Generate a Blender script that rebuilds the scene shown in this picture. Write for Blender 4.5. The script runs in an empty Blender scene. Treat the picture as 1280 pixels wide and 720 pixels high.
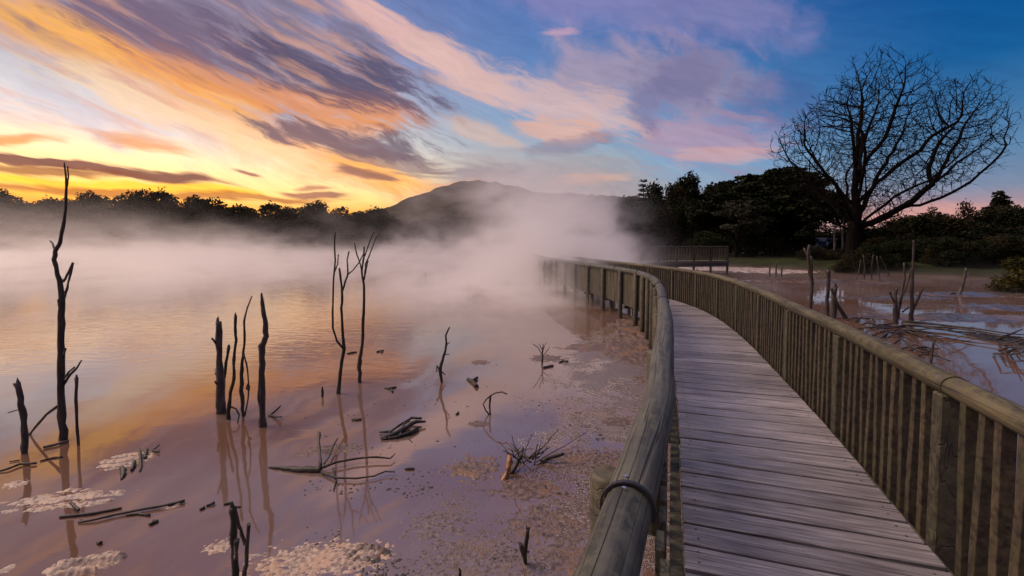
import bpy, bmesh, math, random
import numpy as np
from mathutils import Vector, Matrix, noise as mn

random.seed(7)
R = math.radians
S = bpy.context.scene
COL = S.collection

# ---------------------------------------------------------------- camera
FPX, CAMZ, PITCH, SHIFT = 575.0, 2.35, R(3.0), -26.0 / 1280.0
cam_d = bpy.data.cameras.new('camera')
cam_d.sensor_width = 36.0
cam_d.lens = FPX / 1280.0 * 36.0
cam_d.shift_y = SHIFT
cam_d.clip_start = 0.05
cam_d.clip_end = 6000.0
cam = bpy.data.objects.new('camera', cam_d)
cam.location = (0, 0, CAMZ)
cam.rotation_euler = (R(90) - PITCH, 0, 0)
COL.objects.link(cam)
S.camera = cam


def ray(px, py):
    cx = (px - 640.0) / FPX
    cy = (360.0 - py) / FPX + SHIFT * 1280.0 / FPX
    return Vector((cx, math.cos(PITCH) + cy * math.sin(PITCH), cy * math.cos(PITCH) - math.sin(PITCH)))


def onz(px, py, z=0.0):
    """point of the horizontal plane z seen at that place of the photograph"""
    r = ray(px, py)
    t = (z - CAMZ) / r.z
    return Vector((r.x * t, r.y * t, z))


def at(px, py, D):
    """point at forward distance D"""
    r = ray(px, py)
    t = D / r.y
    return Vector((r.x * t, D, CAMZ + r.z * t))


def azel(px, py):
    r = ray(px, py).normalized()
    return math.degrees(math.atan2(r.x, r.y)), math.degrees(math.asin(r.z))


# ---------------------------------------------------------------- render / colour
S.view_settings.view_transform = 'Standard'
S.view_settings.look = 'None'
S.view_settings.gamma = 1.0
S.view_settings.exposure = 0.0
S.view_settings.use_curve_mapping = False
cy_ = S.cycles
cy_.use_denoising = True
cy_.max_bounces = 8
cy_.diffuse_bounces = 3
cy_.glossy_bounces = 3
cy_.transparent_max_bounces = 16
cy_.volume_bounces = 5
cy_.volume_step_rate = 2.0
cy_.volume_max_steps = 96
cy_.sample_clamp_indirect = 6.0


def lin(c):
    r = []
    for v in c[:3]:
        v = v / 255.0
        r.append(v / 12.92 if v <= 0.04045 else ((v + 0.055) / 1.055) ** 2.4)
    return (r[0], r[1], r[2], 1.0)


# ---------------------------------------------------------------- node helpers
class NT:
    def __init__(self, tree):
        self.t = tree
        self.n = tree.nodes
        self.l = tree.links

    def put(self, sock, v):
        if isinstance(v, bpy.types.NodeSocket):
            self.l.new(v, sock)
        elif v is not None:
            try:
                sock.default_value = v
            except Exception:
                sock.default_value = tuple(v)[:3]

    def m(self, op, a, b=None, c=None, clamp=False):
        n = self.n.new('ShaderNodeMath')
        n.operation = op
        n.use_clamp = clamp
        self.put(n.inputs[0], a)
        if b is not None:
            self.put(n.inputs[1], b)
        if c is not None:
            self.put(n.inputs[2], c)
        return n.outputs[0]

    def sstep(self, v, a, b, lo=0.0, hi=1.0):
        n = self.n.new('ShaderNodeMapRange')
        n.interpolation_type = 'SMOOTHSTEP'
        self.put(n.inputs['Value'], v)
        self.put(n.inputs['From Min'], a)
        self.put(n.inputs['From Max'], b)
        self.put(n.inputs['To Min'], lo)
        self.put(n.inputs['To Max'], hi)
        return n.outputs[0]

    def lstep(self, v, a, b, lo=0.0, hi=1.0):
        n = self.n.new('ShaderNodeMapRange')
        self.put(n.inputs['Value'], v)
        self.put(n.inputs['From Min'], a)
        self.put(n.inputs['From Max'], b)
        self.put(n.inputs['To Min'], lo)
        self.put(n.inputs['To Max'], hi)
        return n.outputs[0]

    def mix(self, f, a, b, mode='MIX'):
        n = self.n.new('ShaderNodeMix')
        n.data_type = 'RGBA'
        n.blend_type = mode
        self.put(n.inputs[0], f)
        self.put(n.inputs[6], a)
        self.put(n.inputs[7], b)
        return n.outputs[2]

    def comb(self, x, y, z=0.0):
        n = self.n.new('ShaderNodeCombineXYZ')
        for i, v in enumerate((x, y, z)):
            self.put(n.inputs[i], v)
        return n.outputs[0]

    def sep(self, v):
        n = self.n.new('ShaderNodeSeparateXYZ')
        self.put(n.inputs[0], v)
        return n.outputs

    def vm(self, op, a, b=None):
        n = self.n.new('ShaderNodeVectorMath')
        n.operation = op
        self.put(n.inputs[0], a)
        if b is not None:
            self.put(n.inputs[1], b)
        return n.outputs[0]

    def noise(self, vec, scale, detail=4.0, rough=0.5, dist=0.0, dim='3D'):
        n = self.n.new('ShaderNodeTexNoise')
        n.noise_dimensions = dim
        self.put(n.inputs['Vector'], vec)
        self.put(n.inputs['Scale'], scale)
        self.put(n.inputs['Detail'], detail)
        self.put(n.inputs['Roughness'], rough)
        self.put(n.inputs['Distortion'], dist)
        return n.outputs['Fac']

    def ramp(self, f, stops, interp='LINEAR'):
        n = self.n.new('ShaderNodeValToRGB')
        cr = n.color_ramp
        cr.interpolation = interp
        self.put(n.inputs[0], f)
        while len(cr.elements) > 1:
            cr.elements.remove(cr.elements[-1])
        for i, (p, c) in enumerate(stops):
            e = cr.elements[0] if i == 0 else cr.elements.new(p)
            e.position = p
            e.color = c if len(c) == 4 else (c[0], c[1], c[2], 1.0)
        return n.outputs[0]

    def bump(self, h, strength, distance, normal=None):
        n = self.n.new('ShaderNodeBump')
        self.put(n.inputs['Strength'], strength)
        self.put(n.inputs['Distance'], distance)
        self.put(n.inputs['Height'], h)
        if normal is not None:
            self.put(n.inputs['Normal'], normal)
        return n.outputs[0]


# ---------------------------------------------------------------- sky
W = bpy.data.worlds.new('World')
S.world = W
W.use_nodes = True
for n in list(W.node_tree.nodes):
    W.node_tree.nodes.remove(n)
w = NT(W.node_tree)
out = w.n.new('ShaderNodeOutputWorld')
bg = w.n.new('ShaderNodeBackground')
w.l.new(bg.outputs[0], out.inputs[0])
tc = w.n.new('ShaderNodeTexCoord')
dx, dy, dz = w.sep(tc.outputs['Generated'])
AZ0 = w.m('MULTIPLY', w.m('ARCTAN2', dx, dy), 57.29578)
EL0 = w.m('MULTIPLY', w.m('ARCSINE', w.m('ABSOLUTE', dz)), 57.29578)


def rotc(a, e, deg, sx, sy):
    """coordinates turned so that x runs along a streak falling to the right"""
    c, s = math.cos(R(deg)), math.sin(R(deg))
    u = w.m('ADD', w.m('MULTIPLY', a, c * sx), w.m('MULTIPLY', e, -s * sx))
    v = w.m('ADD', w.m('MULTIPLY', a, s * sy), w.m('MULTIPLY', e, c * sy))
    return w.comb(u, v)


# the column gradients of the clear sky, over elevation (0..40 deg of the ramp)
def column(stops):
    st = [(min(e / 90.0, 1.0), lin(c)) for e, c in stops]
    return w.ramp(w.m('DIVIDE', EL0, 90.0), st)


cA = column([(0, (235, 130, 40)), (3.2, (240, 150, 40)), (4.6, (255, 200, 80)), (6.5, (255, 222, 140)), (9, (252, 226, 180)),
             (12, (222, 212, 204)), (15, (206, 205, 212)), (19, (180, 170, 182)), (28, (128, 118, 150)), (40, (120, 126, 166)), (56, (176, 170, 196)), (90, (216, 206, 216))])
cB = column([(0, (238, 150, 60)), (3.5, (250, 180, 80)), (5, (255, 215, 130)), (8, (250, 222, 170)), (11, (214, 208, 198)),
             (15, (182, 184, 200)), (20, (140, 148, 186)), (28, (100, 124, 178)), (40, (120, 126, 166)), (56, (176, 170, 196)), (90, (216, 206, 216))])
cC = column([(0, (205, 165, 150)), (4, (208, 172, 155)), (7, (182, 174, 172)), (10, (162, 180, 192)), (15, (126, 158, 196)),
             (21, (92, 130, 186)), (28, (84, 116, 180)), (40, (120, 126, 166)), (56, (176, 170, 196)), (90, (216, 206, 216))])
cD = column([(0, (200, 165, 165)), (3.5, (200, 168, 165)), (6, (150, 165, 185)), (10, (112, 154, 196)), (15, (80, 128, 182)),
             (22, (56, 106, 168)), (30, (52, 96, 160)), (40, (120, 126, 166)), (56, (176, 170, 196)), (90, (216, 206, 216))])
cE = column([(0, (200, 150, 148)), (2.5, (196, 150, 150)), (5, (128, 142, 168)), (8, (96, 134, 172)), (12, (62, 116, 166)),
             (16, (24, 94, 154)), (22, (10, 80, 146)), (30, (20, 76, 138)), (40, (120, 126, 166)), (56, (176, 170, 196)), (90, (216, 206, 216))])
cF = column([(0, (96, 84, 104)), (8, (118, 102, 128)), (22, (118, 116, 150)), (50, (180, 172, 196)), (90, (216, 206, 216))])
base = w.mix(w.sstep(AZ0, -46, -22), cA, cB)
base = w.mix(w.sstep(AZ0, -20, 6), base, cC)
base = w.mix(w.sstep(AZ0, 5, 24), base, cD)
base = w.mix(w.sstep(AZ0, 23, 46), base, cE)
base = w.mix(w.sstep(AZ0, 70, 130), base, cF)
base = w.mix(w.sstep(AZ0, -75, -140), base, cF)

# shared cloud noises
wv = w.noise(rotc(AZ0, EL0, 18, 0.05, 0.16), 1.0, 4, 0.55, dim='2D')
wv2 = w.noise(rotc(AZ0, EL0, 24, 0.11, 0.10), 1.0, 3, 0.5, dim='2D')
AZ = w.m('ADD', AZ0, w.m('MULTIPLY', w.m('SUBTRACT', wv2, 0.5), 5.0))
EL = w.m('ADD', EL0, w.m('MULTIPLY', w.m('SUBTRACT', wv, 0.5), 3.2))
N1 = w.noise(rotc(AZ, EL, 20, 0.15, 0.85), 1.0, 8, 0.66, dim='2D')     # slanted wisps
N2 = w.noise(rotc(AZ, EL, 5, 0.10, 1.2), 1.0, 6, 0.6, dim='2D')       # level wisps near the horizon
N3 = w.noise(rotc(AZ, EL, 30, 0.20, 0.34), 1.0, 5, 0.55, dim='2D')     # broad puffs
N4 = w.noise(rotc(w.m('ADD', AZ0, w.m('MULTIPLY', w.m('SUBTRACT', wv2, .5), 3.0)), w.m('ADD', EL0, w.m('MULTIPLY', w.m('SUBTRACT', wv, .5), 1.6)), 19, 0.09, 0.8), 1.0, 7, 0.6, dim='2D')     # fine fibres
NZ = {1: w.m('ADD', w.m('SUBTRACT', N1, 0.5), w.m('MULTIPLY', w.m('SUBTRACT', N4, .5), .4)), 2: w.m('SUBTRACT', N2, 0.5), 3: w.m('SUBTRACT', N3, 0.5)}
sky = base


def streak(p0, p1, wid, col, op=1.0, nz=1, gain=2.6, soft=0.55, taper=4.0):
    """a cloud band between two directions (given as places of the photograph), half width in degrees"""
    global sky
    a0, e0 = azel(*p0)
    a1, e1 = azel(*p1)
    L = math.hypot(a1 - a0, e1 - e0)
    ux, uy = (a1 - a0) / L, (e1 - e0) / L
    mx, my = (a0 + a1) / 2, (e0 + e1) / 2
    rx = w.m('SUBTRACT', AZ, mx)
    ry = w.m('SUBTRACT', EL, my)
    t = w.m('ABSOLUTE', w.m('ADD', w.m('MULTIPLY', rx, ux), w.m('MULTIPLY', ry, uy)))
    t = w.m('MULTIPLY', w.m('MAXIMUM', w.m('SUBTRACT', t, L / 2 - taper), 0.0), 1.0 / taper)
    s = w.m('ADD', w.m('MULTIPLY', rx, -uy / wid), w.m('MULTIPLY', ry, ux / wid))
    q = w.m('SQRT', w.m('ADD', w.m('MULTIPLY', t, t), w.m('MULTIPLY', s, s)))
    q = w.m('ADD', q, w.m('MULTIPLY', NZ[nz], gain))
    mask = w.sstep(q, 1.0 - soft, 1.0 + soft, op, 0.0)
    sky = w.mix(mask, sky, lin(col))


# large soft masses first, thin streaks after
streak((-60, -60), (420, 60), 8.5, (146, 130, 150), .7, 3, 2.0, .7, 9)
streak((60, 2), (540, 125), 4.6, (130, 116, 136), .75, 1, 3.6, .7, 7)
streak((620, -40), (1000, 20), 3.2, (146, 136, 182), .6, 3, 2.2, .7, 6)
streak((690, 85), (930, 120), 3.6, (186, 158, 170), .6, 3, 2.6, .7, 5)
streak((800, 178), (970, 170), 2.4, (190, 152, 172), .65, 1, 2.8, .6, 5)
streak((770, 130), (900, 90), 2.6, (100, 102, 150), .6, 3, 3.2, .8, 4)
streak((900, 140), (1040, 120), 2.6, (72, 88, 146), .4, 3, 2.4, .6, 4)
streak((560, 215), (820, 225), 2.6, (168, 158, 160), .6, 2, 2.6, .6, 6)
# the glowing band falling to the right
streak((-60, -18), (500, 236), 1.9, (244, 182, 128), .85, 1, 2.4, .65, 6)
streak((-40, 90), (240, 150), 2.4, (208, 209, 214), .75, 1, 2.6, .7, 6)
streak((-40, -5), (330, 140), 1.15, (250, 180, 92), .85, 1, 2.4, .6, 6)
streak((150, 70), (520, 150), 1.6, (238, 156, 96), .75, 1, 3.0, .6, 6)
streak((60, 80), (400, 205), 1.2, (255, 216, 164), .65, 1, 3.2, .6, 6)
streak((350, 160), (480, 165), 1.4, (240, 160, 96), .6, 1, 2.6, .5, 4)
streak((400, 185), (540, 240), 1.6, (255, 186, 92), .8, 1, 2.2, .6, 5)
# violet grey shadows in it
streak((300, 60), (530, 125), 2.0, (88, 80, 108), .8, 1, 4.2, .6, 6)
streak((60, 0), (300, 60), 2.0, (120, 98, 122), .7, 1, 3.2, .5, 6)
# lit fibres run through the violet mass
fib = w.m('MULTIPLY', w.m('MULTIPLY', w.sstep(N4, .48, .72, 0, .6), w.sstep(AZ0, -6, -20)), w.sstep(EL0, 8, 13))
sky = w.mix(fib, sky, lin((216, 160, 134)))
fib2 = w.m('MULTIPLY', w.m('MULTIPLY', w.sstep(N4, .50, .28, 0, .4), w.sstep(AZ0, -4, -18)), w.sstep(EL0, 13, 17))
sky = w.mix(fib2, sky, lin((118, 112, 140)))
streak((320, 150), (530, 195), 1.2, (112, 98, 112), .85, 1, 3.0, .5, 5)
streak((400, 182), (560, 212), 1.0, (124, 104, 112), .7, 2, 2.6, .5, 4)
streak((420, 212), (490, 222), .55, (122, 88, 92), .8, 2, 2.0, .5, 2)
# pale pink feather across the middle
streak((400, -20), (640, 118), 1.5, (236, 188, 178), .85, 1, 2.8, .6, 6)
streak((520, 62), (790, 158), 2.0, (222, 186, 180), .75, 1, 2.8, .6, 6)
streak((640, 150), (740, 175), 1.3, (232, 180, 158), .75, 1, 2.6, .5, 3)
streak((560, 150), (660, 185), .9, (224, 186, 164), .6, 1, 2.8, .5, 3)
streak((670, 42), (730, 38), .5, (206, 164, 184), .6, 1, 2.2, .5, 2)
streak((650, 190), (760, 175), .9, (126, 118, 148), .5, 1, 2.6, .5, 3)
streak((560, 222), (650, 212), 1.0, (140, 130, 140), .7, 2, 2.4, .5, 3)
streak((540, 236), (610, 226), .7, (236, 164, 118), .7, 2, 2.2, .5, 3)
streak((690, 232), (770, 228), .7, (228, 180, 158), .7, 2, 2.2, .5, 3)
streak((850, 205), (960, 190), 1.0, (214, 166, 162), .6, 2, 2.4, .5, 3)
# low dark bars over the sunset
streak((-80, 178), (60, 168), .55, (200, 134, 72), .8, 2, 1.8, .5, 4)
streak((90, 160), (215, 185), .6, (206, 142, 84), .75, 2, 1.8, .5, 4)
streak((-90, 186), (300, 229), .5, (104, 66, 66), .92, 2, 1.9, .4, 8)
streak((-90, 205), (160, 218), .4, (124, 74, 50), .8, 2, 1.9, .45, 6)
streak((-90, 222), (330, 238), .5, (255, 196, 60), .9, 2, 1.6, .5, 6)
streak((-90, 234), (420, 246), .45, (150, 86, 48), .75, 2, 2.0, .5, 6)
streak((292, 206), (336, 213), .3, (140, 92, 88), .85, 2, 1.2, .5, 1.5)
streak((360, 234), (436, 242), .32, (140, 92, 84), .85, 2, 1.2, .5, 2)
streak((380, 228), (420, 232), .25, (160, 108, 90), .7, 2, 1.2, .5, 1.5)
streak((1080, 275), (1400, 268), .9, (222, 160, 150), .6, 2, 1.6, .6, 6)
# the same kind of cloud goes on outside the frame, thinner
m_out = w.m('MULTIPLY', w.sstep(N3, .46, .66), w.m('MAXIMUM', w.sstep(EL0, 27, 40), w.sstep(w.m('ABSOLUTE', AZ0), 52, 70)))
sky = w.mix(w.m('MULTIPLY', m_out, .6), sky, lin((186, 164, 186)))
# fine cirrus grain everywhere
gr = w.m('MULTIPLY', w.m('SUBTRACT', N1, .5), .5)
sky = w.mix(1.0, sky, w.comb(w.m('ADD', 1.0, gr), w.m('ADD', 1.0, w.m('MULTIPLY', gr, .85)), w.m('ADD', 1.0, w.m('MULTIPLY', gr, .6))), 'MULTIPLY')
# the low western sky is far brighter than the rest
ga = w.m('DIVIDE', w.m('ADD', AZ0, 44.0), 30.0)
ge = w.m('DIVIDE', w.m('SUBTRACT', EL0, 6.0), 6.0)
glow = w.m('EXPONENT', w.m('MULTIPLY', w.m('ADD', w.m('MULTIPLY', ga, ga), w.m('MULTIPLY', ge, ge)), -1.0))
sky = w.mix(1.0, sky, w.comb(w.m('ADD', 1.0, w.m('MULTIPLY', glow, .7)), w.m('ADD', 1.0, w.m('MULTIPLY', glow, .42)), w.m('ADD', 1.0, w.m('MULTIPLY', glow, .46))), 'MULTIPLY')
w.l.new(sky, bg.inputs[0])
bg.inputs[1].default_value = 1.0
W.cycles.sampling_method = 'MANUAL'
W.cycles.sample_map_resolution = 512

# after sundown: broad soft fill lamp added in the west, brightening steam and deck
fill_sun_d = bpy.data.lights.new('fill_sun', 'SUN')
fill_sun_d.energy = 3.7
fill_sun_d.angle = R(44)
fill_sun_d.color = (1.0, 0.75, 0.59)
fill_sun = bpy.data.objects.new('fill_sun', fill_sun_d)
fill_sun.rotation_euler = Vector((math.sin(R(-76)), math.cos(R(-76)), math.tan(R(48)))).to_track_quat('Z', 'Y').to_euler()
COL.objects.link(fill_sun)
#STRUCTURE
# ---------------------------------------------------------------- mesh helpers
def link(name, me, mat=None, parent=None, loc=None):
    o = bpy.data.objects.new(name, me)
    COL.objects.link(o)
    if mat is not None and me is not None and not me.materials:
        me.materials.append(mat)
    if parent is not None:
        o.parent = parent
    if loc is not None:
        o.location = loc
    return o


def tag(o, label=None, cat=None, group=None, kind=None):
    if label:
        o['label'] = label
    if cat:
        o['category'] = cat
    if group:
        o['group'] = group
    if kind:
        o['kind'] = kind
    return o


def empty(name, loc=(0, 0, 0)):
    o = bpy.data.objects.new(name, None)
    o.empty_display_size = 0.2
    COL.objects.link(o)
    o.location = loc
    return o


def mesh(name, vs, fs, smooth=False, uvs=None):
    me = bpy.data.meshes.new(name)
    me.from_pydata([tuple(v) for v in vs], [], fs)
    if uvs is not None:
        ul = me.uv_layers.new(name='UVMap')
        flat = []
        for f in uvs:
            for c in f:
                flat.extend(c)
        ul.data.foreach_set('uv', flat)
    if smooth:
        me.shade_smooth()
    me.update()
    return me


def newmat(name):
    m = bpy.data.materials.new(name)
    m.use_nodes = True
    t = NT(m.node_tree)
    b = t.n['Principled BSDF']
    return m, t, b


# ---------------------------------------------------------------- water
mw, t, b = newmat('milky_lake_water')
g = t.n.new('ShaderNodeNewGeometry').outputs['Position']
gx, gy, gz = t.sep(g)
clear = t.noise(t.comb(t.m('MULTIPLY', gx, .35), t.m('MULTIPLY', gy, .8)), 1.0, 3, .5, dim='2D')
wcol = t.mix(t.sstep(clear, .35, .65), (0.125, 0.068, 0.044, 1), (0.135, 0.088, 0.075, 1))
# a slimy film of scum covers the shallows beside the walk
fn1 = t.noise(g, 1.5, 6, .7, .6)
fn2 = t.noise(g, 22.0, 5, .7)
fn3 = t.noise(g, 60.0, 3, .6)
fsum = t.m('ADD', t.m('MULTIPLY', t.m('SUBTRACT', fn1, .5), 1.9), t.m('MULTIPLY', t.m('SUBTRACT', fn2, .5), 1.0))
near = t.m('MULTIPLY', t.sstep(t.m('SUBTRACT', gx, t.m('MULTIPLY', gy, .13)), -1.2, .5), t.sstep(gy, 17, 9))
near = t.m('MULTIPLY', near, t.sstep(t.m('SUBTRACT', gx, t.m('MULTIPLY', gy, .33)), 2.2, 1.5))
film = t.sstep(t.m('ADD', fsum, t.m('SUBTRACT', t.m('MULTIPLY', near, .62), .55)), -.03, .07)
film = t.m('MULTIPLY', film, near)
fcol = t.mix(t.sstep(fn2, .35, .65), (.06, .042, .042, 1), (.16, .118, .118, 1))
fcol = t.mix(t.m('MULTIPLY', t.sstep(t.noise(g, .9, 3, .6), .52, .66), .7), fcol, (.17, .095, .055, 1))
t.put(b.inputs['Base Color'], t.mix(film, wcol, fcol))
t.put(b.inputs['IOR'], 2.5)
t.put(b.inputs['Roughness'], t.m('ADD', t.lstep(clear, .3, .7, .02, .05), t.m('MULTIPLY', film, .26)))
rip = t.noise(t.comb(t.m('MULTIPLY', gx, 2.2), t.m('MULTIPLY', gy, 5.0)), 1.0, 3, .5, .4, dim='2D')
rip2 = t.noise(t.comb(t.m('MULTIPLY', gx, .5), t.m('MULTIPLY', gy, .9)), 1.0, 2, .5, dim='2D')
# breeze ripples lie in a band of the open lake on the left
band = t.m('MULTIPLY', t.sstep(gy, 6.5, 10.5), t.sstep(gx, -1.0, -3.5))
hgt = t.m('ADD', t.m('MULTIPLY', rip, t.m('ADD', .06, t.m('MULTIPLY', band, .9))), t.m('MULTIPLY', rip2, .6))
t.put(b.inputs['Normal'], t.bump(t.m('MULTIPLY', film, t.m('ADD', fn2, t.m('MULTIPLY', fn3, .6))), .9, .02, t.bump(hgt, .4, .015)))
wv_ = [(-900, -60, 0), (900, -60, 0), (900, 900, 0), (-900, 900, 0)]
lake = tag(link('lake_water', mesh('lake_water', wv_, [(0, 1, 2, 3)]), mw), kind='structure')

# ---------------------------------------------------------------- terrain
SHORE = [(-900, 40), (-260, 60), (-170, 96), (-120, 112), (-80, 118), (-45, 112), (-18, 92), (-4, 74), (5, 60), (12, 52), (20, 49),
         (25, 42), (28, 35), (33, 31), (42, 27), (50, 22), (80, 12), (900, -20)]


def yshore(x):
    for (x0, y0), (x1, y1) in zip(SHORE, SHORE[1:]):
        if x <= x1:
            return y0 + (y1 - y0) * (x - x0) / (x1 - x0)
    return SHORE[-1][1]


def ground_z(x, y):
    d = y - yshore(x) + 1.6 * mn.noise(Vector((x * .12, y * .12, 3.1)))
    h = max(-.5, min(1.0, d * .16))
    if h > 0:
        h = h * .75 + .12 * mn.noise(Vector((x * .3, y * .3, 0)))
    if y > 130:
        h += (y - 130) * .012
    return h


xs = np.concatenate([np.linspace(-900, -150, 30), np.linspace(-140, -10, 50), np.linspace(-8, 60, 90), np.linspace(65, 900, 40)])
ys = np.concatenate([np.linspace(8, 70, 90), np.linspace(72, 140, 40), np.linspace(150, 1400, 50)])
vs = [(x, y, ground_z(x, y)) for y in ys for x in xs]
nx = len(xs)
fs = [(j * nx + i, j * nx + i + 1, (j + 1) * nx + i + 1, (j + 1) * nx + i) for j in range(len(ys) - 1) for i in range(nx - 1)]
mg, t, b = newmat('grassy_bank')
g = t.n.new('ShaderNodeNewGeometry').outputs['Position']
n1 = t.noise(g, .6, 5, .6)
n2 = t.noise(g, 9.0, 4, .6)
gz = t.sep(g)[2]
colg = t.mix(t.sstep(n1, .35, .65), (.010, .011, .006, 1), (.022, .030, .009, 1))
colg = t.mix(t.sstep(gz, .22, .02), colg, (.035, .02, .015, 1))
colg = t.mix(t.m('MULTIPLY', t.sstep(n2, .4, .7), .6), colg, (.04, .045, .02, 1))
t.put(b.inputs['Base Color'], colg)
t.put(b.inputs['Roughness'], 1.0)
t.put(b.inputs['IOR'], 1.1)
t.put(b.inputs['Normal'], t.bump(n2, .8, .08))
terrain = tag(link('ground', mesh('ground', vs, fs, True), mg), kind='structure')

# hill beyond the lake: its ridge follows the photograph, 520 m away
ridge = [(440, 292), (455, 274), (475, 266), (500, 260), (520, 252), (540, 244), (557, 236), (575, 231), (600, 228), (620, 231), (645, 236), (670, 242),
         (700, 244), (740, 247), (780, 250), (830, 252), (870, 258), (905, 280), (940, 300), (1084, 306)]
DH = 520.0


def ridge_z(px):
    for (a, ya), (b2, yb) in zip(ridge, ridge[1:]):
        if px <= b2:
            k = max(0, (px - a) / (b2 - a))
            k = k * k * (3 - 2 * k)
            return at(px, ya + (yb - ya) * k, DH).z
    return 0


vs, fs = [], []
NXH, NYH = 220, 44
for j in range(NYH):
    k = j / (NYH - 1)
    for i in range(NXH):
        px = 436 + (1084 - 436) * i / (NXH - 1)
        X = at(px, 300, DH).x
        zr = max(2, ridge_z(px))
        # back and front slope
        prof = math.sin(min(k / .7, 1) * math.pi / 2) if k < .7 else math.cos((k - .7) / .3 * math.pi / 2)
        Y = DH - 210 + 300 * k
        zz = zr * prof
        nz_ = mn.noise(Vector((X * .02, Y * .02, 0))) * 6 + mn.noise(Vector((X * .09, Y * .09, 5))) * 2.6 + mn.noise(Vector((X * .3, Y * .3, 9))) * 1.3
        zz += nz_ * min(1, prof * 1.2) * (.35 if .6 < k < .8 else 1)
        vs.append((X * (Y / DH) ** .3, Y, zz - (1 - min(1, prof * 6)) * 3))
fs = [(j * NXH + i, j * NXH + i + 1, (j + 1) * NXH + i + 1, (j + 1) * NXH + i) for j in range(NYH - 1) for i in range(NXH - 1)]
mh, t, b = newmat('forested_hill')
g = t.n.new('ShaderNodeNewGeometry').outputs['Position']
n1 = t.noise(g, .12, 6, .65)
t.put(b.inputs['Base Color'], t.mix(t.sstep(n1, .35, .65), (.022, .018, .012, 1), (.05, .040, .026, 1)))
t.put(b.inputs['Roughness'], 1.0)
t.put(b.inputs['IOR'], 1.1)
t.put(b.inputs['Normal'], t.bump(n1, 1.0, 5.0))
tag(link('hill', mesh('hill', vs, fs, True), mh), kind='structure')

# ---------------------------------------------------------------- wood materials
def wood(name, dark, light, tint=None, uv=False, rough=.55, gs=(3.0, 46.0), crack=True, moss=None, bump=.5):
    m, t, b = newmat(name)
    tcn = t.n.new('ShaderNodeTexCoord')
    oi = t.n.new('ShaderNodeObjectInfo')
    rnd = oi.outputs['Random']
    v = tcn.outputs['UV'] if uv else tcn.outputs['Object']
    x, y, z = t.sep(v)
    off = t.m('MULTIPLY', rnd, 37.0)
    if uv:
        gv = t.comb(t.m('ADD', t.m('MULTIPLY', x, gs[0]), off), t.m('MULTIPLY', y, gs[1]), 0)
        gb = t.comb(t.m('ADD', x, off), t.m('MULTIPLY', y, 6.0), 0)
    else:
        gv = t.comb(t.m('ADD', t.m('MULTIPLY', x, gs[0]), off), t.m('MULTIPLY', y, gs[1]), t.m('MULTIPLY', z, gs[1]))
        gb = t.comb(t.m('ADD', t.m('MULTIPLY', x, 1.5), off), t.m('MULTIPLY', y, 5.0), t.m('MULTIPLY', z, 5.0))
    grain = t.noise(gv, 1.0, 6, .62, .35)
    blot = t.noise(gb, 1.6, 4, .6)
    c = t.mix(t.sstep(grain, .3, .7), dark, light)
    c = t.mix(t.m('MULTIPLY', t.sstep(blot, .4, .75), .55), c, (dark[0] * .8, dark[1] * .8, dark[2] * .85, 1))
    # every piece weathered a little differently
    k = t.lstep(rnd, 0, 1, .72, 1.28)
    c = t.mix(1.0, c, t.comb(k, k, k), 'MULTIPLY')
    if moss is not None:
        nrm = t.sep(t.n.new('ShaderNodeNewGeometry').outputs['Normal'])[2]
        mo = t.noise(t.n.new('ShaderNodeNewGeometry').outputs['Position'], 14.0, 6, .7)
        mo2 = t.noise(t.n.new('ShaderNodeNewGeometry').outputs['Position'], 2.2, 3, .6)
        f = t.m('MULTIPLY', t.sstep(mo, .42, .62), t.sstep(mo2, .3, .62))
        c = t.mix(t.m('MULTIPLY', f, t.sstep(nrm, -.4, .5, .35, .85)), c, moss)
    if crack:
        ck = t.noise(t.comb(t.m('ADD', t.m('MULTIPLY', x, gs[0] * .16), off), t.m('MULTIPLY', y, gs[1] * .5), t.m('MULTIPLY', z, gs[1] * .5)), 1.0, 2, .5, .06)
        line = t.sstep(t.m('ABSOLUTE', t.m('SUBTRACT', ck, .5)), .02, .0)
        c = t.mix(t.m('MULTIPLY', line, .75), c, (.012, .010, .010, 1))
        hgt = t.m('SUBTRACT', grain, line)
    else:
        hgt = grain
    t.put(b.inputs['Base Color'], c)
    t.put(b.inputs['Roughness'], t.lstep(blot, .3, .7, rough - .12, rough + .15))
    t.put(b.inputs['IOR'], 1.5)
    t.put(b.inputs['Normal'], t.bump(hgt, bump, .004))
    return m


M_PLANK = wood('wet_weathered_deck_timber', (.145, .13, .138, 1), (.36, .332, .35, 1), rough=.33, gs=(2.6, 60.0), bump=.35)
M_LOG = wood('weathered_round_rail_timber', (.014, .016, .015, 1), (.075, .075, .066, 1), uv=True, rough=.62, gs=(1.6, 30.0), moss=(.085, .085, .06, 1), bump=1.0)
M_RAIL = wood('mossy_rail_timber', (.025, .020, .012, 1), (.105, .085, .047, 1), uv=True, rough=.7, gs=(2.0, 26.0), moss=(.10, .095, .035, 1), bump=1.0)
M_BAL = wood('baluster_timber', (.010, .007, .005, 1), (.085, .062, .037, 1), rough=.65, gs=(26.0, 26.0), crack=False, moss=(.07, .072, .025, 1), bump=.5)
M_POST = wood('post_timber', (.025, .021, .014, 1), (.08, .066, .04, 1), rough=.7, gs=(20.0, 20.0), crack=True, moss=(.09, .10, .05, 1), bump=.8)


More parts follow.
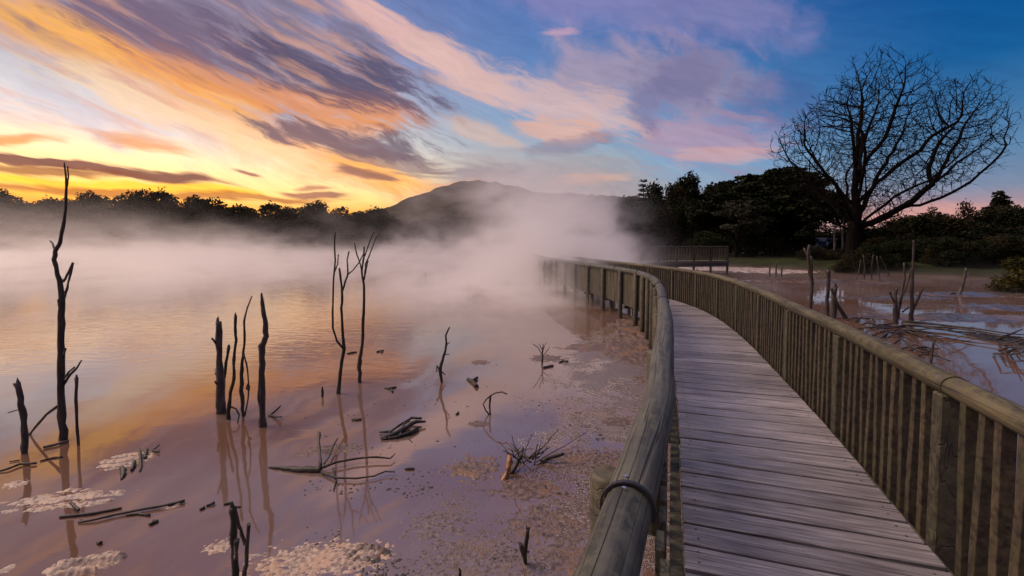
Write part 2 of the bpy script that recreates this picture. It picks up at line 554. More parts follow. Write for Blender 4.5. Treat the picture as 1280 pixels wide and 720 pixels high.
def noisy_bark(name, c1, c2, rough=.8, s=18.0):
    m, t, b = newmat(name)
    g = t.n.new('ShaderNodeNewGeometry').outputs['Position']
    gx, gy, gz = t.sep(g)
    n = t.noise(t.comb(t.m('MULTIPLY', gx, s), t.m('MULTIPLY', gy, s), t.m('MULTIPLY', gz, s * .2)), 1.0, 4, .6)
    t.put(b.inputs['Base Color'], t.mix(t.sstep(n, .35, .7), c1, c2))
    t.put(b.inputs['Roughness'], rough)
    t.put(b.inputs['Normal'], t.bump(n, .7, .01))
    return m


M_DEAD = noisy_bark('dead_grey_brown_wood', (.010, .006, .005, 1), (.035, .024, .019, 1), .65)
M_DEADG = noisy_bark('bleached_dead_wood', (.018, .013, .012, 1), (.07, .053, .05, 1), .65)
M_WETD = noisy_bark('soaked_black_wood', (.007, .006, .005, 1), (.026, .020, .016, 1), .6)
M_BARK = noisy_bark('tree_bark', (.005, .004, .0035, 1), (.014, .011, .010, 1), .9, 6.0)
M_BARK.node_tree.nodes['Principled BSDF'].inputs['IOR'].default_value = 1.1
M_BARKL = noisy_bark('pale_bark', (.05, .045, .045, 1), (.12, .10, .10, 1), .9, 6.0)
M_METAL, t, b = newmat('dark_steel')
t.put(b.inputs['Base Color'], (.05, .05, .055, 1))
t.put(b.inputs['Metallic'], .8)
t.put(b.inputs['Roughness'], .5)
M_SCREW, t, b = newmat('zinc_screw')
t.put(b.inputs['Base Color'], (.6, .6, .62, 1))
t.put(b.inputs['Metallic'], 1.0)
t.put(b.inputs['Roughness'], .3)

# ---------------------------------------------------------------- boardwalk geometry
EDGE = [(-.16, -5), (.18, -4), (.52, -3), (1.19, -1), (1.53, 0), (2.34, 2.42), (2.97, 4.23), (3.50, 5.92), (4.08, 7.8), (4.60, 9.8), (4.92, 11.6),
        (5.0, 13.3), (4.85, 15), (4.55, 17), (4.1, 20), (3.6, 24), (3.1, 29), (2.8, 34), (2.6, 40)]
WID = 1.31
DECK = CAMZ - 1.75


def catmull(P, n=24):
    out_ = []
    for i in range(1, len(P) - 2):
        p0, p1, p2, p3 = [Vector(p) for p in P[i - 1:i + 3]]
        for k in range(n):
            u = k / n
            out_.append(.5 * ((2 * p1) + (p2 - p0) * u + (2 * p0 - 5 * p1 + 4 * p2 - p3) * u * u + (3 * p1 - p0 - 3 * p2 + p3) * u ** 3))
    out_.append(Vector(P[-2]))
    return out_


fine = catmull([Vector(p) for p in EDGE])
# smooth it
for _ in range(40):
    fine = [fine[0]] + [(fine[i - 1] + fine[i] * 2 + fine[i + 1]) / 4 for i in range(1, len(fine) - 1)] + [fine[-1]]
cum = [0.0]
for a, c in zip(fine, fine[1:]):
    cum.append(cum[-1] + (c - a).length)
TOT = cum[-1]


def edge_at(s, off=0.0):
    """point at arc length s, 'off' metres to the left of the right deck edge, and the unit tangent"""
    s = max(0.0, min(TOT - 1e-4, s))
    lo = int(np.searchsorted(cum, s) - 1)
    lo = max(0, min(lo, len(fine) - 2))
    k = (s - cum[lo]) / max(1e-9, cum[lo + 1] - cum[lo])
    p = fine[lo].lerp(fine[lo + 1], k)
    a, c = fine[max(lo - 2, 0)], fine[min(lo + 3, len(fine) - 1)]
    tg = (c - a).normalized()
    return p + Vector((-tg.y, tg.x)) * off, tg


def s_of_y(y):
    for i, p in enumerate(fine):
        if p.y >= y:
            return cum[i]
    return TOT


def box_mesh(name, sx, sy, sz, bev=.004, wob=0.0, seed=0, cuts=0):
    """a bevelled bar, long side x, with an optional slight warp"""
    rr = random.Random(seed)
    bm = bmesh.new()
    bmesh.ops.create_cube(bm, size=1.0)
    for v in bm.verts:
        v.co = Vector((v.co.x * sx, v.co.y * sy, v.co.z * sz))
    if cuts:
        ed = [e for e in bm.edges if abs((e.verts[0].co - e.verts[1].co).normalized().x) > .9]
        bmesh.ops.subdivide_edges(bm, edges=ed, cuts=cuts)
        for v in bm.verts:
            ph = v.co.x * 4 + seed
            v.co.z += wob * math.sin(ph) * .5
            v.co.y += wob * .5 * math.sin(ph * 1.7 + 1 + (2 if v.co.y > 0 else 0))
    if bev:
        ed = [e for e in bm.edges if e.calc_face_angle(0) > .8]
        bmesh.ops.bevel(bm, geom=ed, offset=bev, segments=1, affect='EDGES')
    me = bpy.data.meshes.new(name)
    bm.to_mesh(me)
    bm.free()
    return me


def tube_mesh(name, pts, rads, seg=10, rough=0.0, seed=0, oval=1.0, caps=True):
    """a limb through the points; uv: u along in metres, v around in metres"""
    pts = [Vector(p) for p in pts]
    vs, fs, uv = [], [], []
    u = 0
    us = []
    prev = None
    for i, p in enumerate(pts):
        a = pts[max(i - 1, 0)]
        c = pts[min(i + 1, len(pts) - 1)]
        tg = (c - a).normalized()
        ref = Vector((0, 0, 1)) if abs(tg.z) < .8 else Vector((0, 1, 0))
        if prev is not None:
            n1_ = (prev - tg * prev.dot(tg))
            n1_ = n1_.normalized() if n1_.length > 1e-5 else tg.cross(ref).normalized()
        else:
            n1_ = tg.cross(ref).normalized()
        prev = n1_
        n2_ = tg.cross(n1_)
        if i:
            u += (p - pts[i - 1]).length
        us.append(u)
        for k in range(seg):
            an = 2 * math.pi * k / seg
            r_ = rads[i]
            if rough:
                r_ *= 1 + rough * mn.noise(Vector((math.cos(an) * 1.3 + seed, math.sin(an) * 1.3, u * 3 / max(.02, rads[0]) * .08)))
            vs.append(p + n1_ * math.cos(an) * r_ + n2_ * math.sin(an) * r_ * oval)
    n = len(pts)
    for i in range(n - 1):
        for k in range(seg):
            k2 = (k + 1) % seg
            fs.append((i * seg + k, i * seg + k2, (i + 1) * seg + k2, (i + 1) * seg + k))
            v0, v1 = 2 * math.pi * rads[0] * k / seg, 2 * math.pi * rads[0] * (k + 1) / seg
            uv.append(((us[i], v0), (us[i], v1), (us[i + 1], v1), (us[i + 1], v0)))
    if caps:
        fs.append(tuple(range(seg - 1, -1, -1)))
        uv.append(tuple((0, 0) for _ in range(seg)))
        fs.append(tuple((n - 1) * seg + k for k in range(seg)))
        uv.append(tuple((0, 0) for _ in range(seg)))
    me = mesh(name, vs, fs, False, uv)
    sm = [True] * (len(fs) - (2 if caps else 0)) + [False] * (2 if caps else 0)
    me.polygons.foreach_set('use_smooth', sm)
    me.update()
    return me


walk = tag(empty('boardwalk', (edge_at(s_of_y(4), WID / 2)[0].x, 4, 0)), 'narrow wooden plank boardwalk curving away over the lake into the steam', 'boardwalk')
W0 = walk.location


def child(name, me, mat, parent, loc=None, rot=None, scale=None):
    """a part placed in world coordinates under an unrotated parent"""
    o = link(name, me, mat, parent)
    org = parent.matrix_basis.translation if parent.parent is None else Vector((0, 0, 0))
    o.location = Vector(loc if loc is not None else (0, 0, 0)) - (org if parent.parent is None else Vector((0, 0, 0)))
    if rot is not None:
        o.rotation_euler = rot
    if scale is not None:
        o.scale = scale
    return o


planks = [box_mesh('plank', WID + .03, .196, .042, .006, .004, k, 6) for k in range(8)]
NAIL = mesh('nail', [(.0065 * math.cos(a * math.pi / 4), .0065 * math.sin(a * math.pi / 4), 0) for a in range(8)], [tuple(range(8))])
PITCHP = .2235
s = s_of_y(.3)
k = 0
while s < TOT - .4 and k < 170:
    p, tg = edge_at(s, WID / 2)
    ang = math.atan2(tg.y, tg.x) - math.pi / 2
    rr = random.Random(k)
    far = p.y > 9
    o = child('plank', planks[(k * 5 + k // 3) % 8], M_PLANK, walk, (p.x + rr.uniform(-.006, .006), p.y, DECK - .021 + rr.uniform(-.003, .003)),
              (rr.uniform(-.008, .008), rr.uniform(-.003, .003), ang + rr.uniform(-.006, .006)), (1, .965 if 9 < p.y < 22 else 1, 1))
    if .9 < p.y < 6:
        for nx_ in (-WID / 2 + .07, WID / 2 - .07):
            for ny_ in (-.05, .05):
                nl = link('nail', NAIL, M_METAL, o)
                nl.location = (nx_ + rr.uniform(-.012, .012), ny_ + rr.uniform(-.012, .012), .0225)
    s += PITCHP
    k += 1


def along(s0, s1, off, z, step=.35, dz=0.0):
    n = max(2, int((s1 - s0) / step) + 1)
    r_ = []
    for i in range(n + 1):
        s_ = s0 + (s1 - s0) * i / n
        p, tg = edge_at(s_, off)
        r_.append(Vector((p.x, p.y, z + dz * i / n)))
    return r_


def beam(name, s0, s1, off, z, wd, hg, mat, parent):
    """squared timber following the walk"""
    c = along(s0, s1, off, z)
    vs, fs, uv = [], [], []
    u = 0
    for i, p in enumerate(c):
        tg = (c[min(i + 1, len(c) - 1)] - c[max(i - 1, 0)]).normalized()
        nn = Vector((-tg.y, tg.x, 0))
        if i:
            u += (p - c[i - 1]).length
        for a, e in ((-1, -1), (1, -1), (1, 1), (-1, 1)):
            vs.append(p + nn * a * wd / 2 + Vector((0, 0, e * hg / 2)))
        if i:
            for q in range(4):
                q2 = (q + 1) % 4
                fs.append(((i - 1) * 4 + q, (i - 1) * 4 + q2, i * 4 + q2, i * 4 + q))
                uv.append(((u, q * .1), (u, q * .1 + .1), (u + .1, q * .1 + .1), (u + .1, q * .1)))
    fs.append((3, 2, 1, 0))
    fs.append(tuple(len(vs) - 4 + q for q in range(4)))
    uv += [((0, 0),) * 4] * 2
    me = mesh(name, [v - Vector(parent.location) for v in vs], fs, False, uv)
    return link(name, me, mat, parent)


SE = TOT - .3
s0 = s_of_y(-.6)
while s0 < SE - 1:
    s1 = min(s0 + 4.2, SE)
    for off in (.06, WID / 2, WID - .06):
        beam('stringer', s0 + .01, s1 - .01, off, DECK - .042 - .08, .07, .14, M_RAIL, walk)
    s0 = s1
# crossheads and piles
s0 = s_of_y(.2)
pile_me = tube_mesh('pile', [(0, 0, -.8), (0, 0, DECK - .26)], [.075, .07], 10, .1)
cross_me = box_mesh('crosshead', WID + .25, .1, .09, .006)
while s0 < SE - .4:
    p, tg = edge_at(s0, WID / 2)
    ang = math.atan2(tg.y, tg.x) - math.pi / 2
    child('crosshead', cross_me, M_POST, walk, (p.x, p.y, DECK - .24), (0, 0, ang))
    for off in (.2, WID - .2):
        q, _ = edge_at(s0, off)
        child('pile', pile_me, M_POST, walk, (q.x, q.y, -.03))
    s0 += 2.1

# ---------------------------------------------------------------- railings
def railing(side, label):
    """side 'right' (half-round mossy rail) or 'left' (fat round log)"""
    left = side == 'left'
    off = WID + .158 if left else -.105
    boff = WID + .135 if left else -.088
    org = edge_at(s_of_y(4), off)[0]
    rt = tag(empty('railing', (org.x, org.y, 0)), label, 'railing')
    O = Vector(rt.location)
    # rail lengths, jointed at posts
    rad = .076 if left else .068
    zc = CAMZ - .84 if left else CAMZ - .812
    if left:
        ys_ = [-.9, 1.42, 6.5, 9.0, 11.2, 13.2]
        cuts = [s_of_y(y - .5) for y in ys_]
        while cuts[-1] < SE - 2:
            cuts.append(cuts[-1] + 2.4)
    else:
        cuts = [s_of_y(-.8)]
        while cuts[-1] < SE - 2:
            cuts.append(cuts[-1] + 3.55)
    for k, (a, c) in enumerate(zip(cuts, cuts[1:])):
        P = along(a + .004, c - .004, off, zc, .18)
        if left:
            P = [Vector((p.x - .09 * max(0, 2.4 - p.y), p.y, p.z)) for p in P]
        n = len(P)
        rads = []
        for i in range(n):
            rads.append(rad * (1.0 + .03 * mn.noise(Vector((i * .2, k * 7.1, 0)))) * (1.04 if k % 2 else .98))
        me = tube_mesh('rail', [p - O for p in P], rads, 20 if a < s_of_y(9) else 10, .05, k, 1.0 if left else .88)
        link('rail', me, M_LOG if left else M_RAIL, rt)
        # steel strap over every joint of the log rail
        if left:
            j, tg = edge_at(c, off)
            j = Vector((j.x - .09 * max(0, 2.4 - j.y), j.y))
            if j.y < 20:
                tgv = Vector((tg.x, tg.y, 0))
                nn = Vector((-tg.y, tg.x, 0))
                vs, fs = [], []
                for q in range(19):
                    an = math.pi * (-.12 + 1.24 * q / 18)
                    for dd in (-.009, .009):
                        for rr_ in (rad * 1.06, rad * 1.06 + .007):
                            vs.append(Vector((j.x, j.y, zc)) - O + nn * math.cos(an) * rr_ + Vector((0, 0, math.sin(an) * rr_)) + tgv * dd)
                    if q:
                        b0 = (q - 1) * 4
                        b1 = q * 4
                        for (e0, e1) in ((0, 1), (1, 3), (3, 2), (2, 0)):
                            fs.append((b0 + e0, b0 + e1, b1 + e1, b1 + e0))
                st = link('strap', mesh('strap', vs, fs), M_METAL, rt)
                if j.y < 8:
                    for dd in (-.035, .04):
                        vs = []
                        for q in range(8):
                            vs.append(Vector((j.x, j.y, zc + rad * 1.06 + .004)) - O + tgv * (dd + .007 * math.cos(q * math.pi / 4)) + nn * (.007 * math.sin(q * math.pi / 4) + .01))
                        link('nail', mesh('nail', vs, [tuple(range(8))]), M_SCREW, rt)
    # posts
    if left:
        pcuts = [1.6, 3.6, 5.6, 7.4, 8.9, 10.2, 11.3, 12.3, 13.3]
        ps = [s_of_y(y - .5) for y in pcuts]
        while ps[-1] < SE - 1.6:
            ps.append(ps[-1] + 1.7)
        ztop = zc - .02
        po = off + .175
    else:
        ps = [s_of_y(y) - .05 for y in (.95, 2.62)]
        while ps[-1] < SE - 1.6:
            ps.append(ps[-1] + 1.72)
        ztop = zc - .045
        po = off + .015
    for k, s_ in enumerate(ps):
        p, tg = edge_at(s_, po if k == 0 or not left else off + .06)
        ang = math.atan2(tg.y, tg.x)
        if left:
            hh = ztop + .9
            me = tube_mesh('post', [(0, 0, -.5), (0, 0, .3), (0, 0, ztop - .015), (0, 0, ztop)], [.070, .068, .066, .054], 14, .06, k)
            child('post', me, M_POST, rt, (p.x, p.y, 0), (0, 0, ang))
        else:
            me = box_mesh('post', ztop + .6, .115, .095, .008)
            child('post', me, M_POST, rt, (p.x, p.y, (ztop - .6) / 2), (0, R(90), ang + R(90)) if False else (R(0), -R(90), ang))
    # balusters
    bl = zc - .03 - (DECK - .16)
    bmes = [box_mesh('baluster', bl, (.10 if left else .052) + .003 * (q % 3), .026 if left else .062, .003, .006, q + 3, 2) for q in range(8)]
    s_ = s_of_y(.15)
    k = 0
    stuff_v, stuff_f = [], []
    cnt = 0
    while s_ < SE - .2:
        if all(abs(s_ - q) > .085 for q in ps) or left:
            p, tg = edge_at(s_ + random.uniform(-.006, .006), boff)
            ang = math.atan2(tg.y, tg.x)
            if cnt < 300:
                child('baluster', bmes[(k * 3 + k // 5) % 8], M_POST if left else M_BAL, rt, (p.x, p.y, DECK - .16 + bl / 2),
                      (random.uniform(-.012, .012), -R(90) + random.uniform(-.012, .012), ang + R(90)))
                cnt += 1
        s_ += .137
        k += 1
    # bottom rail behind the balusters
    s0 = s_of_y(-.3)
    while s0 < SE - 1:
        s1 = min(s0 + 3.6, SE)
        beam('lower_rail', s0 + .003, s1 - .003, -.02 if not left else WID + .055, DECK - .095, .05 if not left else .07, .13, M_POST, rt)
        s0 = s1
    return rt


rail_l = railing('left', 'boardwalk railing with a fat round log handrail nearest the steaming lake')
rail_r = railing('right', 'boardwalk railing on the right side with mossy flattened handrail above close-set balusters')

# ---------------------------------------------------------------- foliage
def foliage_mat(name, a, b_):
    m, t, b = newmat(name)
    g = t.n.new('ShaderNodeNewGeometry').outputs['Position']
    oi = t.n.new('ShaderNodeObjectInfo').outputs['Random']
    n = t.noise(g, .9, 4, .65)
    c = t.mix(t.sstep(n, .35, .65), a, b_)
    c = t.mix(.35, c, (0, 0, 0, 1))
    k = t.lstep(oi, 0, 1, .75, 1.25)
    c = t.mix(1.0, c, t.comb(k, k, k), 'MULTIPLY')
    t.put(b.inputs['Base Color'], c)
    t.put(b.inputs['Roughness'], 1.0)
    t.put(b.inputs['IOR'], 1.15)
    return m


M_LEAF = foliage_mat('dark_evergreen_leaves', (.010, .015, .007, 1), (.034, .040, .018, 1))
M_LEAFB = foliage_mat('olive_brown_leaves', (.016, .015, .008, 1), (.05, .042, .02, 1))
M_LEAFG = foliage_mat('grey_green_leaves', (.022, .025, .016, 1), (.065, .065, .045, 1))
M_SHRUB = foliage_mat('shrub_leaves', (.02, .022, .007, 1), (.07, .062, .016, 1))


def crown_mesh(name, blobs, n, size, seed=0, flat=0.0):
    """leaf sprays spread through lobes (x, y, z, rx, ry, rz), denser to their skins, with holes where a noise is low"""
    rg = np.random.default_rng(seed)
    B = np.array(blobs, float)
    wgt = (B[:, 3] * B[:, 4] * B[:, 5]) ** (2 / 3)
    idx = rg.choice(len(B), n, p=wgt / wgt.sum())
    d = rg.normal(size=(n, 3))
    d /= np.linalg.norm(d, axis=1)[:, None]
    r_ = rg.uniform(.35, 1.08, n) ** .45
    # ragged skins
    ph = rg.uniform(0, 6.28, (len(B), 3))
    lump = 1 + .14 * np.sin(d[:, 0] * 5 + ph[idx, 0]) + .12 * np.sin(d[:, 1] * 7 + ph[idx, 1]) + .12 * np.sin(d[:, 2] * 9 + ph[idx, 2])
    c = B[idx, :3] + d * B[idx, 3:6] * (r_ * lump)[:, None]
    u = rg.normal(size=(n, 3))
    u[:, 2] *= (1 - flat)
    u /= np.linalg.norm(u, axis=1)[:, None]
    v = np.cross(u, rg.normal(size=(n, 3)))
    v /= np.linalg.norm(v, axis=1)[:, None]
    s_ = size * rg.uniform(.5, 1.25, n)[:, None]
    p0 = c - u * s_ * .5
    p1 = c + v * s_ * .28
    p2 = c + u * s_ * .6
    p3 = c - v * s_ * .28
    co = np.stack([p0, p1, p2, p3], 1).reshape(-1, 3)
    me = bpy.data.meshes.new(name)
    me.vertices.add(4 * n)
    me.vertices.foreach_set('co', co.ravel())
    me.loops.add(4 * n)
    me.loops.foreach_set('vertex_index', np.arange(4 * n, dtype=np.int32))
    me.polygons.add(n)
    me.polygons.foreach_set('loop_start', np.arange(0, 4 * n, 4, dtype=np.int32))
    me.update(calc_edges=True)
    me.validate()
    return me


def lobes(rx, ry, h, n, seed, z0=.1, flat=1.0, small=.42):
    rr = random.Random(seed)
    L = []
    for _ in range(n):
        a = rr.uniform(0, 2 * math.pi)
        q = rr.random() ** .5
        z = rr.uniform(z0, .92)
        wz = math.sin(min(1, max(.12, 1.15 - z)) * math.pi / 2) ** .8
        L.append((math.cos(a) * q * rx * wz * .75, math.sin(a) * q * ry * wz * .75, z * h, rx * small * rr.uniform(.7, 1.2), ry * small * rr.uniform(.7, 1.2),
                  h * .2 * flat * rr.uniform(.7, 1.2)))
    return L


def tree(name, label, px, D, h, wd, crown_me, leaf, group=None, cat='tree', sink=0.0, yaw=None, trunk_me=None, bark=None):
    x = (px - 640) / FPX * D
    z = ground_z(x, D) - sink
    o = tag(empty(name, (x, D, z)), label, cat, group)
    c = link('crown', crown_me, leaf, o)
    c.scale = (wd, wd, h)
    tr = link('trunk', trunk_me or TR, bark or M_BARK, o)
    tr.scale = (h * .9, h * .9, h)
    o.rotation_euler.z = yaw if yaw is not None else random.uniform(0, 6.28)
    return o


TR = tube_mesh('trunk', [(0, 0, -.05), (.005, 0, .12), (-.004, .006, .35), (.01, 0, .6), (.0, 0, .85)], [.03, .022, .018, .012, .004], 8, .2)
round_crowns = [crown_mesh('crown', lobes(.5, .5, 1.0, 13, 40 + k, .08), 9500, .052, k) for k in range(5)]
low_crowns = [crown_mesh('crown', lobes(.5, .5, .95, 12, 60 + k, .05, 1.1, .45), 9500, .045, 9 + k) for k in range(4)]

# far shore to the left: one rank in front, one behind
prof = [(-60, 238), (0, 240), (30, 245), (60, 249), (95, 246), (130, 249), (160, 243), (205, 239), (232, 249), (262, 251), (292, 249), (325, 254), (360, 256), (400, 257), (440, 256), (470, 263)]


def prof_y(px, P):
    for (a, ya), (b2, yb) in zip(P, P[1:]):
        if px <= b2:
            return ya + (yb - ya) * (px - a) / (b2 - a)
    return P[-1][1]


ORD = ['first', 'second', 'third', 'fourth', 'fifth', 'sixth', 'seventh', 'eighth', 'ninth', 'tenth', 'eleventh', 'twelfth', 'thirteenth', 'fourteenth', 'fifteenth', 'sixteenth', 'seventeenth', 'eighteenth', 'nineteenth', 'twentieth', 'twenty-first', 'twenty-second', 'twenty-third', 'twenty-fourth', 'twenty-fifth']


def place_row(px0, px1, stepx, D0, D1, P, crowns, leafs, label, group, drop=0, name='lakeside_tree', cat='tree', wfac=1.25):
    px = px0
    k = 0
    while px < px1:
        D = random.uniform(D0, D1)
        topz = at(px, prof_y(px, P) + drop + random.uniform(0, 5), D).z
        x = (px - 640) / FPX * D
        z = ground_z(x, D)
        h = max(2.0, topz - z)
        wpx = stepx * random.uniform(1.7, 2.4)
        tree(name, label.replace('#', ORD[k]), px, D, h / .98, wpx / FPX * D * wfac, crowns[k % len(crowns)], leafs[k % len(leafs)], group, cat)
        px += stepx * random.uniform(.8, 1.2)
        k += 1


place_row(-10, 480, 27, 120, 132, prof, round_crowns, [M_LEAF, M_LEAFB, M_LEAF], '# dark bushy tree from the left in the back row on the far left shore', 'trees along the far left shore')
place_row(-5, 470, 36, 114, 119, prof, low_crowns, [M_LEAFB, M_LEAF], '# low waterside tree from the left on the far left shore', 'waterside trees on the far left shore', drop=17)
tree('lakeside_tree', 'broad domed tree standing highest in the far left tree line', 196, 121, at(196, 239, 121).z - .6, 13.5, round_crowns[1], M_LEAF, 'trees along the far left shore')
# beyond the lake, below the hill and into the mist on the right
prof2 = [(470, 270), (520, 268), (600, 262), (700, 256), (740, 250), (765, 247), (790, 243), (815, 232), (850, 228), (880, 230), (900, 235)]
place_row(478, 740, 30, 112, 128, prof2, round_crowns, [M_LEAF, M_LEAFB], '# steam-veiled tree from the left below the hill', 'trees below the hill', drop=4)
place_row(742, 905, 21, 78, 92, prof2, round_crowns, [M_LEAF], '# rounded misty grey tree from the left before the big dark evergreens', 'misty trees left of the evergreens')
place_row(760, 890, 28, 66, 74, prof2, low_crowns, [M_LEAF], '# low misty tree from the left behind the far footbridge', 'low misty trees behind the footbridge', drop=28)

# tall pine seen above them, tiered
tiers = []
for k in range(12):
    z = .25 + k * .062
    r_ = .20 * (1.05 - z) + .03
    for q in range(5):
        a = q * 1.257 + k
        tiers.append((math.cos(a) * r_ * .45, math.sin(a) * r_ * .45, z, r_ * .6, r_ * .5, .02))
pine_me = crown_mesh('crown', tiers, 2600, .03, 77, .5)
DP = 95
tree('norfolk_pine', 'narrow tiered pine rising above the misty trees', 803, DP, at(803, 217, DP).z - 1.2, 16, pine_me, M_LEAF)

# the big layered evergreens
def umbrella(seed, n, w_, zlo=.34):
    rr = random.Random(seed)
    L = []
    for _ in range(n):
        a = rr.uniform(0, 2 * math.pi)
        q = rr.random() ** .6
        z = zlo + (1 - zlo) * (1 - q * q * .75) * rr.uniform(.55, .98)
        L.append((math.cos(a) * q * .42, math.sin(a) * q * .42, z - .05, .13 * rr.uniform(.7, 1.35), .13 * rr.uniform(.7, 1.35), .045 * rr.uniform(.8, 1.4)))
    return L


def limbs_mesh(name, blobs, seed, hb=.25):
    """trunk with limbs reaching up to the lobes"""
    rr = random.Random(seed)
    me_l = []
    bm = bmesh.new()
    def addt(P, Rr, sg=6):
        m_ = tube_mesh('t', P, Rr, sg, .15, rr.random() * 9, 1.0, False)
        bm.from_mesh(m_)
        bpy.data.meshes.remove(m_)
    addt([(0, 0, -.06), (.01, 0, hb * .5), (0, .01, hb)], [.035, .027, .022], 9)
    for (x, y, z, *_r) in blobs[::2]:
        addt([(0, 0, hb * .9), (x * .35, y * .35, hb + (z - hb) * .35), (x * .75, y * .75, hb + (z - hb) * .75), (x, y, z)], [.016, .011, .007, .003])
    me = bpy.data.meshes.new(name)
    bm.to_mesh(me)
    bm.free()
    me.shade_smooth()
    return me


for (px, top, D, wpx, seed, n, leaf, lab) in (
        (922, 219, 60, 120, 5, 60, M_LEAF, 'wide dark layered evergreen at the left of the big clump by the footbridge'),
        (984, 209, 57, 128, 6, 80, M_LEAF, 'tallest wide dark evergreen beside the bare tree with sky showing through its limbs'),
        (945, 214, 64, 110, 8, 50, M_LEAF, 'dark evergreen between and behind the two widest ones')):
    U = umbrella(seed, n, 1)
    cm = crown_mesh('crown', U, 24000, .05, seed, .4)
    tm = limbs_mesh('trunk', U, seed)
    h = at(px, top, D).z - .6
    o = tree('layered_evergreen', lab, px, D, h, wpx / FPX * D, cm, leaf, 'big evergreens by the footbridge', yaw=.4, trunk_me=tm)
    o.children[1].scale = (wpx / FPX * D, wpx / FPX * D, h)
U = umbrella(15, 30, 1, .3)
cm = crown_mesh('crown', U, 9000, .055, 21, .3)
tm = limbs_mesh('trunk', U, 22)
h = at(922, 244, 52).z - .5
o = tree('small_evergreen', 'lower grey-green tree in front of the big dark evergreens', 920, 52, h, 72 / FPX * 52, cm, M_LEAFG, yaw=1.0, trunk_me=tm)
o.children[1].scale = (6.5, 6.5, h)
tree('understory_bush', 'dark bush filling the gap under the big evergreens', 968, 56, 3.2, 6.5, low_crowns[2], M_LEAF, 'bushes under the evergreens', 'bush')
tree('understory_bush', 'dark bush in front of the right end of the pale blue building', 1010, 54, 2.2, 4.5, low_crowns[3], M_LEAF, 'bushes under the evergreens', 'bush')
tree('understory_bush', 'dark bush hiding the left part of the pale blue building', 940, 53, 2.6, 5.0, low_crowns[1], M_LEAF, 'bushes under the evergreens', 'bush')
tree('understory_bush', 'dark bush left of the lower grey-green tree', 888, 55, 3.0, 6.0, low_crowns[1], M_LEAF, 'bushes under the evergreens', 'bush')

# trees behind the gap between the evergreens and the bare tree
prof4 = [(940, 262), (1000, 268), (1040, 280), (1075, 284)]
place_row(955, 1085, 20, 72, 80, prof4, low_crowns, [M_LEAF], '# dark tree from the left in the gap behind the pale blue building', 'trees behind the pale blue building', wfac=1.6)
# right hand tree line
prof3 = [(1040, 292), (1075, 281), (1110, 276), (1150, 270), (1200, 265), (1235, 262), (1280, 262), (1340, 258)]
place_row(1062, 1360, 22, 52, 60, prof3, low_crowns + round_crowns[:2], [M_LEAF], '# dark tree from the left in the right hedge line behind the grassy bank', 'hedge line trees on the right', name='hedge_tree', wfac=1.5)
place_row(1080, 1360, 34, 47, 51, prof3, low_crowns, [M_LEAF], '# low dark bush from the left at the foot of the right hedge', 'bushes at the foot of the hedge line', drop=22, name='hedge_bush', cat='bush', wfac=1.4)
prof5 = [(1030, 327), (1090, 330), (1160, 329), (1300, 330)]
place_row(1072, 1290, 17, 35, 40, prof5, low_crowns, [M_LEAF, M_SHRUB], '# low waterside shrub from the left along the grassy bank', 'waterside shrubs on the right bank', name='bank_shrub', cat='shrub', wfac=1.4)
# cypress and two thin trees against the sky
cyp = crown_mesh('crown', [(random.uniform(-.03, .03), random.uniform(-.03, .03), .08 + .1 * k, .19 - .017 * k, .19 - .017 * k, .09) for k in range(9)], 5200, .045, 31)
tree('cypress', 'pointed dark cypress rising above the right hedge line', 1248, 62, at(1248, 233, 62).z - 1.0, 13, cyp, M_LEAF)
feather = crown_mesh('crown', lobes(.4, .4, 1.0, 9, 91, .45, .8, .28), 900, .05, 32)
tree('thin_tree', 'thin feathery treetop left of the cypress', 1203, 60, at(1203, 247, 60).z - 1, 5, feather, M_LEAFB, 'thin treetops over the hedge line')
tree('thin_tree', 'thin feathery treetop nearest the bare tree over the hedge line', 1163, 60, at(1163, 254, 60).z - 1, 4.2, feather, M_LEAFB, 'thin treetops over the hedge line')
# shrub at the right edge of the pond
sh = crown_mesh('crown', lobes(.5, .5, .95, 12, 71, .08, 1.1, .42), 9000, .05, 41)
o = tree('pond_shrub', 'olive green rounded shrub overhanging the right pond at the picture edge', 1296, 21.5, 1.95, 3.0, sh, M_SHRUB, cat='shrub', yaw=0)
o.location.z = 0.02
tree('bank_bush', 'small dark bush on the bank left of the bare tree foot', 1022, 44, 1.5, 3.6, low_crowns[0], M_LEAF, cat='bush')


